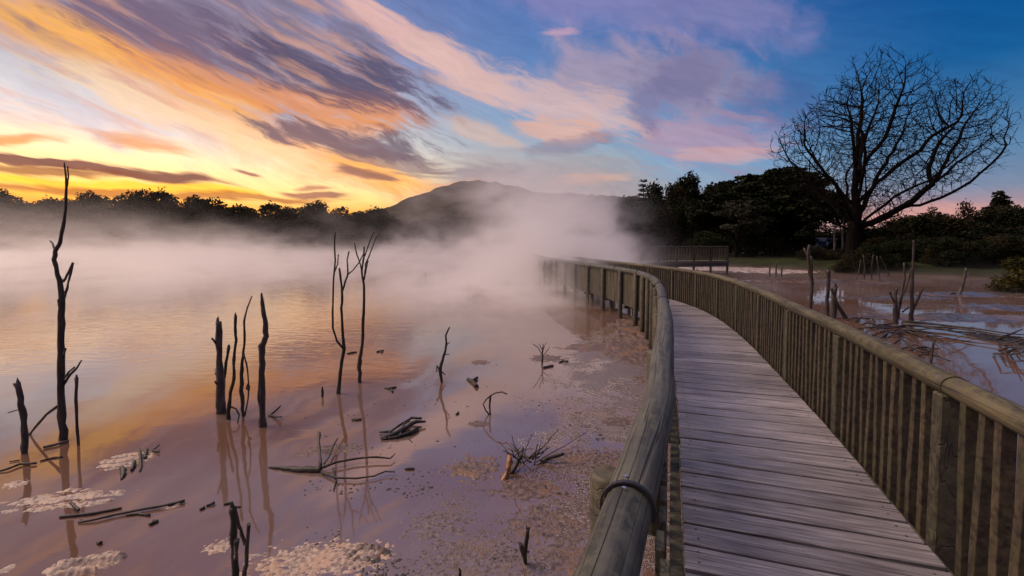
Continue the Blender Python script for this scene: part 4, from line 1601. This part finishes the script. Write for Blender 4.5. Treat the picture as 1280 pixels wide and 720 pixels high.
stick('dead_stick', 'thin stick that ends in a long hair-like tip, middle of the group', (304, 521),
      [(304, 522, 1.6), (303, 505, 2.2), (302, 480, 2.4), (302, 462, 2.0), (303.5, 445, 1.6), (306, 425, 1.4), (305, 402, 1.2), (309, 385, .9), (315, 370, .7)],
      [[(305, 442, 1.1), (309, 460, 1.0), (311, 480, 1.0), (310, 500, 1.0), (306, 520, .9)], [(310, 480, 1.0), (308, 485, 1.0), (311, 488, 1.0), (312, 482, 1.0)]], seed=7, cat='dead stick')
stick('broken_snag', 'tallest stick of the group, grey below with a wavy pointed top', (329, 533),
      [(329, 536, 5.0), (328, 520, 3.9), (328, 490, 3.8), (327, 455, 3.4), (328, 432, 3.6), (332, 420, 3.4), (332, 405, 3.0), (329, 388, 2.8), (327.5, 376, 2.0), (327, 366, 1.0)],
      [[(325, 510, 1.2), (323, 498, 1.5), (324, 482, 1.3), (325, 455, 1.0)]], mat=M_DEADG, seed=8)
stick('twig_fork', 'small black twig fork just right of the tallest grouped stick', (338, 520), [(336, 520, 1.3), (343, 515, 1.2), (351, 507, .8)], [[(337, 519, 1.3), (344, 521, 1.2), (352, 521, .8)]], mat=M_WETD, seed=9, cat='twig')
stick('dead_sapling', 'left one of two slender dead saplings in the lake middle, forking low', (423, 492),
      [(423, 494, 2.8), (424, 480, 2.0), (426, 460, 2.2), (430, 436, 2.0), (428, 410, 1.7), (427, 385, 1.6), (428, 366, 1.5), (426, 350, 1.3), (424, 335, 1.1)],
      [[(429, 436, 1.5), (421, 426, 1.4), (416, 410, 1.3), (416, 380, 1.2), (417, 350, 1.1), (419, 325, 1.0), (418, 305, .9), (419, 290, .8)],
       [(418, 340, .9), (422, 330, .8), (423, 318, .8)], [(427, 366, 1.3), (431, 354, 1.2), (435, 342, 1.1), (434, 325, .9), (436, 314, .8)],
       [(435, 343, .9), (442, 337, .8), (449, 328, .8), (455, 316, .7)]], seed=10)
stick('dead_sapling', 'right one of two slender dead saplings in the middle, its tips splayed in a fan', (450, 478),
      [(450, 480, 2.6), (449, 460, 2.6), (450, 448, 2.4), (453, 430, 1.8), (454, 400, 1.7), (455, 375, 1.6), (455, 357, 1.4), (452, 340, 1.2), (455, 320, 1.1), (455, 308, 1.0)],
      [[(454, 352, 1.1), (451, 332, .9), (446, 318, .8), (443, 304, .7)], [(456, 345, 1.1), (457, 330, 1.0), (463, 316, .8), (470, 297, .7), (474, 293, .6)],
       [(455, 350, 1.1), (458, 335, .9), (460, 326, .8)], [(456, 320, .9), (461, 305, .8), (467, 290, .7)]], seed=11)
stick('leaning_twig', 'lone crooked twig with small side shoots standing in the middle of the lake', (551, 478),
      [(553, 484, 1.7), (550, 463, 2.2), (553, 450, 1.7), (557, 438, 1.5), (558, 428, 1.3), (557, 419, 1.2), (562, 409, 1.0)],
      [[(549, 462, .8), (546, 457, .8), (546, 465, .7)], [(558, 431, .7), (562, 428, .6)], [(557, 443, .7), (561, 443, .7)], [(550, 463, .8), (556, 468, .7)]], mat=M_DEAD, seed=12, cat='twig')
stick('dead_peg', 'short dark peg between the grouped sticks and the twin saplings', (403, 496), [(403, 496, 1.5), (403, 489, 1.6), (403, 483, .7)], mat=M_WETD, seed=13, cat='peg')
stick('forked_stump', 'black forked stump breaking the water at the bottom of the photo', (296, 725),
      [(294, 735, 4.5), (294, 705, 4.2), (292, 675, 4.2), (292, 650, 3.8), (290, 634, 3.6)],
      [[(294, 700, 2.4), (296, 675, 3.0)], [(293, 636, 2.4), (297, 652, 2.4), (302, 668, 2.4), (307, 680, 2.6)], [(302, 735, 2.8), (308, 705, 2.6), (309, 680, 2.5), (311, 655, 2.2)], [(293, 634, 1.8), (300, 634, 1.8)]],
      mat=M_WETD, seed=14, cat='stump')
stick('broken_peg', 'small broken two-pronged peg in the rusty scum near the handrail', (657, 705), [(657, 708, 2.6), (656, 690, 2.8), (659, 672, 2.6), (660, 661, 2.4)], [[(656, 700, 2.6), (653, 688, 3.2), (651, 680, 2.4)]], mat=M_WETD, seed=15, cat='peg')
stick('broken_peg', 'tiny dark peg at the bottom edge in the lilac scum', (575, 722), [(575, 724, 2.0), (575, 713, 2.0)], mat=M_WETD, seed=16, cat='peg')
stick('arched_twig', 'thin twig bent into an arch over the water', (614, 518), [(613, 520, 1.1), (612, 508, 1.1), (613, 495, 1.2)],
      [[(613, 520, 1.0), (607, 513, .9), (604, 505, .8), (608, 499, .9), (614, 494, 1.0), (620, 491, .9), (628, 490, .9), (634, 493, .7)], [(614, 521, 1.0), (622, 521, 1.0), (631, 521, .8)]], mat=M_DEAD, seed=17, cat='twig')
stick('pale_twig', 'faint bushy twig standing in the thin steam right of the lake middle', (677, 455), [(677, 462, 1.0), (678, 448, 1.2), (678, 440, .9), (679, 430, .7)],
      [[(678, 444, .6), (672, 434, .5), (666, 430, .4)], [(679, 445, .6), (687, 434, .5)], [(678, 438, .5), (674, 430, .4)], [(679, 437, .5), (683, 428, .4)]], mat=M_DEAD, seed=18, cat='twig')

# ---------------------------------------------------------------- wood lying on the water
def lying(name, label, cat, limbs_, mat, mats=None, z=.01, seed=0, part='branch'):
    """limbs of (px, py, radius px, height) on the water surface"""
    c = onz(limbs_[0][0][0], limbs_[0][0][1])
    root = tag(empty(name, c), label, cat)
    for k, L in enumerate(limbs_):
        P, Rr = [], []
        for i in range(len(L) - 1):
            for q in range(3):
                u = q / 3
                P.append([L[i][j] + (L[i + 1][j] - L[i][j]) * u for j in range(4)])
        P.append(list(L[-1]))
        V = []
        for i, (px, py, r_, h) in enumerate(P):
            v = onz(px, py, h)
            jit = r_ / FPX * v.y * .5
            V.append(v + Vector((mn.noise(Vector((i * .8, seed + k, 0))) * jit, mn.noise(Vector((i * .8, seed + k, 3))) * jit, 0)) - c)
            Rr.append(max(.003, r_ / FPX * v.y * (1 + .3 * mn.noise(Vector((i * 1.1, seed + k, 6))))))
        link('trunk' if k == 0 else part, tube_mesh(part, V, Rr, 7 if k == 0 else 5, .35, seed + k), (mats or [mat])[k % len(mats or [mat])], root)
    return root


lying('floating_branch', 'thick dark floating branch with two long curved fingers pointing right', 'branch', [
    [(336, 584, 1.0, .01), (350, 585, 3.0, .01), (370, 587, 4.2, .012), (390, 588, 5.0, .012), (402, 587, 5.0, .02)],
    [(398, 586, 2.2, .03), (420, 578, 1.6, .05), (445, 573, 1.4, .05), (470, 571, 1.3, .05), (488, 573, 1.0, .04), (494, 567, .6, .05)],
    [(402, 590, 2.2, .02), (420, 597, 1.4, .03), (445, 598, 1.2, .03), (468, 595, 1.1, .03), (482, 589, 1.0, .04), (494, 590, .7, .03)],
    [(401, 582, 1.5, .02), (400, 568, 1.7, .08), (398, 552, 2.0, .14), (399, 541, 2.2, .17)],
    [(405, 580, 1.2, .02), (412, 570, 1.1, .05), (417, 556, 1.1, .07), (422, 548, 1.0, .09)],
    [(416, 585, 1.1, .02), (420, 600, 1.0, .01), (417, 612, .8, .01)],
], M_WETD, [M_WETD, M_DEAD, M_DEAD, M_DEADG, M_DEAD, M_DEAD], seed=20)
lying('branch_clump', 'tangled black clump of broken branches floating in the middle of the lake', 'branch clump', [
    [(476, 548, 1.5, .02), (492, 543, 3.0, .03), (508, 534, 3.2, .05), (520, 527, 2.6, .06), (532, 527, 1.2, .05)],
    [(478, 549, 1.5, .01), (496, 546, 2.2, .02), (512, 541, 2.6, .03), (523, 535, 2.0, .03)],
    [(482, 546, 1.2, .02), (490, 538, 1.6, .04), (502, 530, 1.8, .05), (515, 522, 1.8, .06), (527, 523, 1.4, .06)],
    [(474, 540, 1.2, .02), (488, 539, 1.6, .03), (500, 543, 1.5, .02)],
    [(500, 545, 1.4, .02), (505, 530, 1.4, .05), (512, 526, 1.2, .06)],
    [(506, 546, .8, .0), (511, 549, .8, .0), (515, 553, .6, .0)],
    [(476, 544, 1.2, .02), (484, 548, 1.4, .02)]], M_WETD, seed=30)
lying('driftwood_chip', 'black y-shaped chip floating right of the leaning twig', 'driftwood', [
    [(585, 474, 2.2, .01), (591, 477, 2.6, .02), (596, 483, 2.6, .02)], [(590, 477, 2.4, .02), (596, 472, 2.2, .03)]], M_WETD, seed=40)
lying('driftwood_chip', 'small black sliver floating nearer the handrail than the leaning twig', 'driftwood', [[(679, 460, 1.6, .01), (685, 458.5, 2.0, .01), (691, 457.5, 1.8, .01)]], M_WETD, seed=41)
lying('driftwood_chip', 'thin sliver just right of the small black sliver', 'driftwood', [[(699, 453, 1.0, .01), (704, 451, 1.4, .01), (710, 452, 1.3, .01)]], M_WETD, seed=42)
lying('driftwood_chip', 'dark crumb on the water below the foam raft at the left', 'driftwood', [[(186, 656, 1.8, .01), (192, 653, 3.0, .01), (198, 651, 1.6, .01)]], M_WETD, seed=43)
lying('driftwood_chip', 'tiny dark knot of debris at the lower left of the lake', 'driftwood', [[(122, 678, 2.0, .01), (126, 679, 2.4, .01)]], M_WETD, seed=44)
lying('driftwood_chip', 'dark debris knots between the right slender sapling and the leaning twig', 'driftwood', [[(481, 485, 1.2, .01), (487, 486, 1.8, .01), (495, 484, 1.4, .01)], [(489, 487, 1.5, .01), (491, 490, 1.2, .01)]], M_WETD, seed=45)
lying('driftwood_chip', 'dark sliver beside the foot of the right slender sapling', 'driftwood', [[(434, 442, 1.0, .01), (440, 441, 1.5, .01), (446, 440, .8, .01)]], M_WETD, seed=46)
lying('driftwood_chip', 'small forked sliver right of the right slender sapling', 'driftwood', [[(471, 440, 1.0, .01), (475, 439, 1.2, .01), (480, 438, .8, .02)], [(474, 439, .8, .01), (478, 441, .8, .01)]], M_WETD, seed=47)
lying('driftwood_chip', 'flat dark sliver under the foot of the twin saplings reflection', 'driftwood', [[(440, 524, 1.2, .01), (446, 525, 1.8, .01), (452, 524, 1.2, .01)]], M_WETD, seed=48)
lying('driftwood_chip', 'short dark chip near the arched twig', 'driftwood', [[(570, 518, 1.0, .01), (573, 516, 1.8, .01)]], M_WETD, seed=49)
lying('driftwood_chip', 'small dark flake on the blue water right of the floating branch', 'driftwood', [[(506, 586, 1.2, .01), (512, 586, 2.0, .008), (518, 586, 1.0, .01)]], M_WETD, seed=50)
lying('twig_line', 'long floating twig line with foam clots, pointing right across the lower left', 'twig', [
    [(98, 653, 1.2, .01), (120, 649, 1.6, .02), (145, 643, 1.6, .02), (175, 637, 1.6, .02), (205, 632, 1.6, .02), (231, 626, 2.0, .02)],
    [(75, 646, 2.4, .01), (95, 644, 2.4, .01), (115, 642, 2.2, .01), (135, 638, 1.6, .01), (152, 635, 1.2, .01)],
    [(158, 644, 1.6, .01), (172, 642, 1.6, .01), (187, 644, 1.4, .01)],
    [(88, 628, 1.8, .02), (94, 633, 1.8, .03), (99, 638, 1.6, .02)]], M_DEADG, [M_DEAD, M_DEADG, M_DEADG, M_WETD], seed=51, part='twig')
lying('twig_bundle', 'black twig bits sticking out of the small pointed foam raft', 'twig', [
    [(152, 600, 1.2, .0), (155, 590, 3.6, .02), (152, 584, 2.6, .03)], [(165, 588, 2.0, .01), (168, 577, 2.2, .03)], [(175, 590, 1.2, .0), (176, 575, 2.0, .03), (174, 561, 1.4, .05)],
    [(181, 574, 1.8, .01), (183, 562, 2.4, .03)], [(192, 562, 1.4, .02), (199, 556, 1.0, .04)], [(191, 563, 1.6, .02), (199, 565, 1.0, .02)]], M_WETD, seed=52, part='twig')
lying('floating_twig', 'thin twig reaching in from the left edge towards the leaning stub', 'twig', [
    [(-5, 590, 1.2, .01), (10, 586, 1.4, .02), (25, 580, 1.5, .02), (45, 579, 1.4, .02)], [(12, 577, .8, .01), (25, 575, .8, .01)]], M_DEAD, seed=53, part='twig')
lying('floating_twig', 'pale twig floating against the tall forked dead tree', 'twig', [[(54, 559, 1.8, .02), (68, 556, 1.8, .02), (86, 551, 1.2, .02)], [(50, 576, 1.0, .01), (66, 572, 1.2, .01), (78, 571, 1.0, .01)]], M_DEADG, seed=54, part='twig')
lying('floating_twig', 'dark crumbs of twig left of the black forked stump', 'twig', [[(250, 637, 1.6, .01), (256, 634, 2.0, .01)], [(258, 632, 1.6, .01), (268, 628, 2.2, .02)], [(280, 630, 1.6, .01), (291, 628, 1.8, .01)]], M_DEAD, seed=55, part='twig')


# the twiggy stump in the scum
def twig_bush():
    c = onz(640, 600)
    root = tag(empty('twiggy_stump', c), 'leaning orange and dark stump with a spray of fine bare twigs in the scum', 'stump')
    D = c.y
    rr = random.Random(5)
    limb('trunk', [(622, 616, 2.4), (632, 600, 3.4), (643, 585, 3.4), (651, 570, 3.0), (654, 560, 1.4)], D, c, M_WETD, root, 3, 8, .35)
    mo, t_, b_ = newmat('rusty_rotten_wood')
    g_ = t_.n.new('ShaderNodeNewGeometry').outputs['Position']
    t_.put(b_.inputs['Base Color'], t_.mix(t_.sstep(t_.noise(g_, 30.0, 4), .35, .65), (.10, .045, .02, 1), (.34, .16, .06, 1)))
    limb('rusty_root', [(617, 614, 3.0), (626, 606, 4.0), (634, 592, 3.6), (637, 575, 3.8), (637, 568, 2.2)], D - .05, c, mo, root, 5, 8, .2)
    limb('side_root', [(676, 577, 3.2), (690, 571, 2.6), (705, 567, 1.6)], onz(685, 578).y, c, M_WETD, root, 6, 6)
    for k in range(26):
        x0, y0 = 648 + rr.uniform(-6, 24), 583 - rr.uniform(0, 14)
        dx, dy = rr.uniform(-1.0, 1.4), -rr.uniform(.35, 1.1)
        n_ = rr.randint(3, 5)
        P = [(x0, y0, .9)]
        for q in range(n_):
            dx += rr.uniform(-.4, .4)
            dy += rr.uniform(-.3, .3)
            P.append((P[-1][0] + dx * 7, min(590, P[-1][1] + dy * 6.5), .8 - .1 * q))
        limb('twig', P, D + rr.uniform(-.1, .4), c, M_DEAD, root, k + 9, 4, rr.uniform(-.2, .3))


twig_bush()

# ---------------------------------------------------------------- right pond sticks
stick('dead_pole', 'dark upright pole standing highest in the right pond by the railing', (1012, 388),
      [(1012, 388, 2.2), (1014, 372, 2.2), (1015, 352, 2.0), (1012, 335, 2.2), (1010, 318, 2.4), (1012, 306, 1.6)], [[(1014, 350, 1.4), (1015, 335, 1.4), (1014, 320, 1.2)], [(1010, 322, 1.2), (1005, 310, 1.0)]], mat=M_DEAD, seed=61, cat='pole')
stick('dead_pole', 'short dark pole right of the highest pole in the right pond', (1034, 395), [(1034, 398, 2.2), (1034, 375, 2.0), (1036, 350, 2.0), (1035, 337, 2.4)], mat=M_DEAD, seed=62, cat='pole')
stick('dead_pole', 'crooked pair of leaning poles just above the railing', (1042, 398), [(1041, 400, 3.0), (1043, 385, 2.8), (1042, 372, 2.0), (1045, 358, 2.4)],
      [[(1062, 402, 1.2), (1053, 390, 1.6), (1046, 378, 1.6), (1039, 360, 1.6)], [(1057, 402, 1.0), (1050, 388, 1.2), (1043, 380, 1.2)]], mat=M_DEAD, seed=63, cat='pole')
stick('dead_sapling', 'left forked bare sapling standing in the right pond', (1120, 404), [(1120, 406, 3.2), (1119, 392, 2.6), (1119, 378, 2.2), (1120, 366, 1.6), (1121, 360, 1.4)],
      [[(1118, 378, 1.2), (1114, 370, 1.0), (1112, 364, .8)], [(1122, 398, 2.0), (1125, 380, 1.8), (1128, 362, 1.5), (1131, 345, 1.2), (1130, 328, .9)], [(1125, 380, 1.0), (1128, 370, 1.0), (1136, 350, .8), (1139, 335, .7)]], mat=M_DEAD, seed=64)
stick('dead_sapling', 'right forked bare sapling in the right pond with a long upright stem', (1138, 404), [(1138, 406, 3.0), (1140, 388, 2.2), (1140, 360, 1.8), (1141, 335, 1.5), (1142, 310, 1.1), (1142, 300, .8)],
      [[(1139, 392, 1.8), (1145, 380, 1.5), (1150, 368, 1.3), (1155, 358, .8)], [(1128, 390, 1.0), (1136, 384, .9)]], mat=M_DEAD, seed=65)
stick('leaning_snag', 'pale leaning snag far out in the right pond', (1199, 368), [(1198, 370, 2.2), (1202, 360, 1.8), (1205, 348, 1.6), (1208, 335, 1.2)], [[(1198, 369, 1.4), (1192, 366, 1.0), (1187, 367, .8)], [(1205, 350, 1.0), (1212, 340, .7)]], mat=M_DEADG, seed=66)
stick('leaning_snag', 'thin twig standing in the pond close behind the railing', (1163, 455), [(1163, 458, 1.3), (1165, 440, 1.3), (1167, 427, 1.2)], mat=M_DEAD, seed=67, cat='twig')
stick('pond_reeds', 'dim bare stems at the far side of the pond below the bare tree', (1080, 350), [(1080, 352, .9), (1081, 335, .8), (1079, 318, .6)],
      [[(1090, 352, .8), (1089, 335, .7), (1092, 318, .5)], [(1100, 352, .8), (1098, 336, .7), (1096, 320, .5)], [(1112, 345, .7), (1106, 332, .6), (1100, 320, .5)], [(1070, 350, .7), (1074, 338, .6), (1076, 324, .5)]], mat=M_DEAD, seed=68, cat='stems')
for k, (x_, h_, lab) in enumerate(((962, 12, 'left'), (970, 17, 'tall middle'), (977, 11, 'right'))):
    stick('dead_peg', 'dark ' + lab + ' peg of three standing on the pale mud flat behind the railing', (x_, 345), [(x_, 347, .9), (x_, 340, .9), (x_ + .5, 345 - h_, .8)], mat=M_WETD, seed=70 + k, cat='peg')

rr = random.Random(44)
B = []
for k in range(9):
    # a fallen crown: boughs spreading from the sapling feet over the water
    x0, y0 = 1128 + rr.uniform(-6, 18), 408 + rr.uniform(-3, 4)
    side = -1 if k % 3 == 0 else 1
    ln = rr.uniform(40, 120)
    P = []
    bend = rr.uniform(-.25, .55)
    for q in range(6):
        f = q / 5
        P.append((x0 + side * ln * f, y0 + (bend * 30 * f * f + 22 * f * (1 if k % 2 else .2)) + rr.uniform(-1.5, 1.5), 1.1 * (1 - f * .7), .02 + .22 * math.sin(f * 3.1) * rr.uniform(.2, 1)))
    B.append(P)
lying('fallen_branches', 'tangle of fallen bare branches lying over the right pond around the saplings', 'fallen branches', B, M_DEAD, [M_DEAD, M_DEADG], seed=80)
B = []
for k in range(5):
    P = [(1128 + 32 * q, 402 + 3.6 * q + rr.uniform(-2, 2) + k * 1.6, 1.8 - .25 * q, .12 + .05 * rr.random()) for q in range(6)]
    B.append(P)
B = B[:3]
lying('fallen_pole', 'long straight fallen poles reaching right across the pond to the dark clump', 'fallen branches', B, M_DEAD, [M_DEAD, M_DEADG], seed=90)
B = []
for k in range(12):
    x0, y0 = 1060 + k * 8 + rr.uniform(-3, 3), 402 + k * 4 + rr.uniform(-4, 2)
    B.append([(x0, y0, 1.2, .0), (x0 + rr.uniform(6, 14), y0 - rr.uniform(2, 8), 1.0, .12), (x0 + rr.uniform(20, 34), y0 + rr.uniform(-8, 6), .8, .06), (x0 + rr.uniform(34, 48), y0 + rr.uniform(0, 12), .6, .0)])
lying('bough_litter', 'reddish broken boughs in the shallow water just behind the mossy rail', 'fallen branches', B, M_DEAD, seed=100)
B = []
for k in range(10):
    x0, y0 = 1240 + rr.uniform(0, 30), 432 + rr.uniform(-8, 12)
    B.append([(x0, y0, 1.4, .03), (x0 + rr.uniform(8, 16), y0 - rr.uniform(0, 8), 1.2, .2), (x0 + rr.uniform(20, 40), y0 - rr.uniform(-4, 14), .8, .25)])
lying('twig_heap', 'heap of twigs on the dark clump at the right edge', 'fallen branches', B, M_DEADG, seed=110)

# faint posts and stems standing in the thick steam of the open lake
for k, (px, py, h, lab) in enumerate(((531, 350, 8, 'faint twig tip in the steam right of the twin saplings'), (547, 357, 6, 'fainter twig tip just right of the other one in the steam'))):
    stick('steam_twig', lab, (px, py), [(px, py + 2, .9), (px + 1, py - h, .7)], mat=M_DEAD, seed=120 + k, cat='twig')

# ---------------------------------------------------------------- steam over the hot lake, and thin air haze
def volume_box(name, lo, hi, mat, label):
    x0, y0, z0 = lo
    x1, y1, z1 = hi
    vs = [(x, y, z) for z in (z0, z1) for y in (y0, y1) for x in (x0, x1)]
    fs = [(0, 2, 3, 1), (4, 5, 7, 6), (0, 1, 5, 4), (2, 6, 7, 3), (0, 4, 6, 2), (1, 3, 7, 5)]
    o = link(name, mesh(name, vs, fs), mat)
    tag(o, label, None, None, 'stuff')
    return o


ms = bpy.data.materials.new('steam')
ms.use_nodes = True
for n in list(ms.node_tree.nodes):
    ms.node_tree.nodes.remove(n)
t = NT(ms.node_tree)
mo_ = t.n.new('ShaderNodeOutputMaterial')
pv = t.n.new('ShaderNodeVolumePrincipled')
t.l.new(pv.outputs[0], mo_.inputs['Volume'])
pos = t.n.new('ShaderNodeNewGeometry').outputs['Position']
X, Y, Z = t.sep(pos)
Zp = t.m('MAXIMUM', Z, 0.0)
# wisps lean and stretch; large billows decide how high the steam stands
bil = t.noise(t.comb(t.m('MULTIPLY', X, .075), t.m('MULTIPLY', Y, .035), t.m('MULTIPLY', Z, .10)), 1.0, 3, .55, .4)
fineN = t.noise(t.comb(t.m('MULTIPLY', X, .28), t.m('MULTIPLY', Y, .16), t.m('MULTIPLY', Z, .5)), 1.0, 4, .6, .5)
# azimuth slope x / y decides nothing; regions are places on the lake
hB = t.lstep(bil, .41, .66, .35, 1.9)
# thick plume where the walk bends: around x -1..5, y 15..40
px_ = t.m('DIVIDE', t.m('SUBTRACT', X, t.m('ADD', -2.2, t.m('MULTIPLY', Y, .14))), 9.5)
py_ = t.m('DIVIDE', t.m('SUBTRACT', Y, 28.5), 17.0)
pl = t.m('SUBTRACT', 1.0, t.m('SQRT', t.m('ADD', t.m('MULTIPLY', px_, px_), t.m('MULTIPLY', py_, py_))))
plume = t.sstep(pl, 0.0, .8)
lakeN = t.m('MULTIPLY', t.sstep(Y, 4.5, 34), t.sstep(t.m('SUBTRACT', X, t.m('MULTIPLY', Y, .28)), 1.0, -5.0))
pond = t.m('MULTIPLY', t.m('MULTIPLY', t.sstep(Y, 7, 26), t.sstep(X, 4, 10)), .6)
hgt_ = t.m('ADD', hB, t.m('MULTIPLY', plume, .35))
hgt_ = t.m('MULTIPLY', hgt_, t.m('ADD', t.m('MULTIPLY', t.m('MAXIMUM', lakeN, plume), .75), .25))
fall = t.m('EXPONENT', t.m('MULTIPLY', t.m('DIVIDE', Zp, hgt_), -1.0))
dens = t.m('ADD', t.m('ADD', t.m('MULTIPLY', plume, 1.0), t.m('MULTIPLY', lakeN, .10)), t.m('MULTIPLY', pond, .075))
dens = t.m('MULTIPLY', t.m('MULTIPLY', dens, fall), t.sstep(fineN, .41, .60, .02, 2.1))
dens = t.m('MULTIPLY', dens, t.sstep(Z, 11.5, 6.0))
t.put(pv.inputs['Density'], dens)
pv.inputs['Color'].default_value = (.99, .98, .985, 1)
pv.inputs['Anisotropy'].default_value = .68
ms.cycles.volume_step_rate = .15
ms.cycles.volume_sampling = 'MULTIPLE_IMPORTANCE'
volume_box('steam', (-150, 5, .006), (62, 113, 12), ms, 'white steam drifting low over the hot lake, thickest where the boardwalk bends')
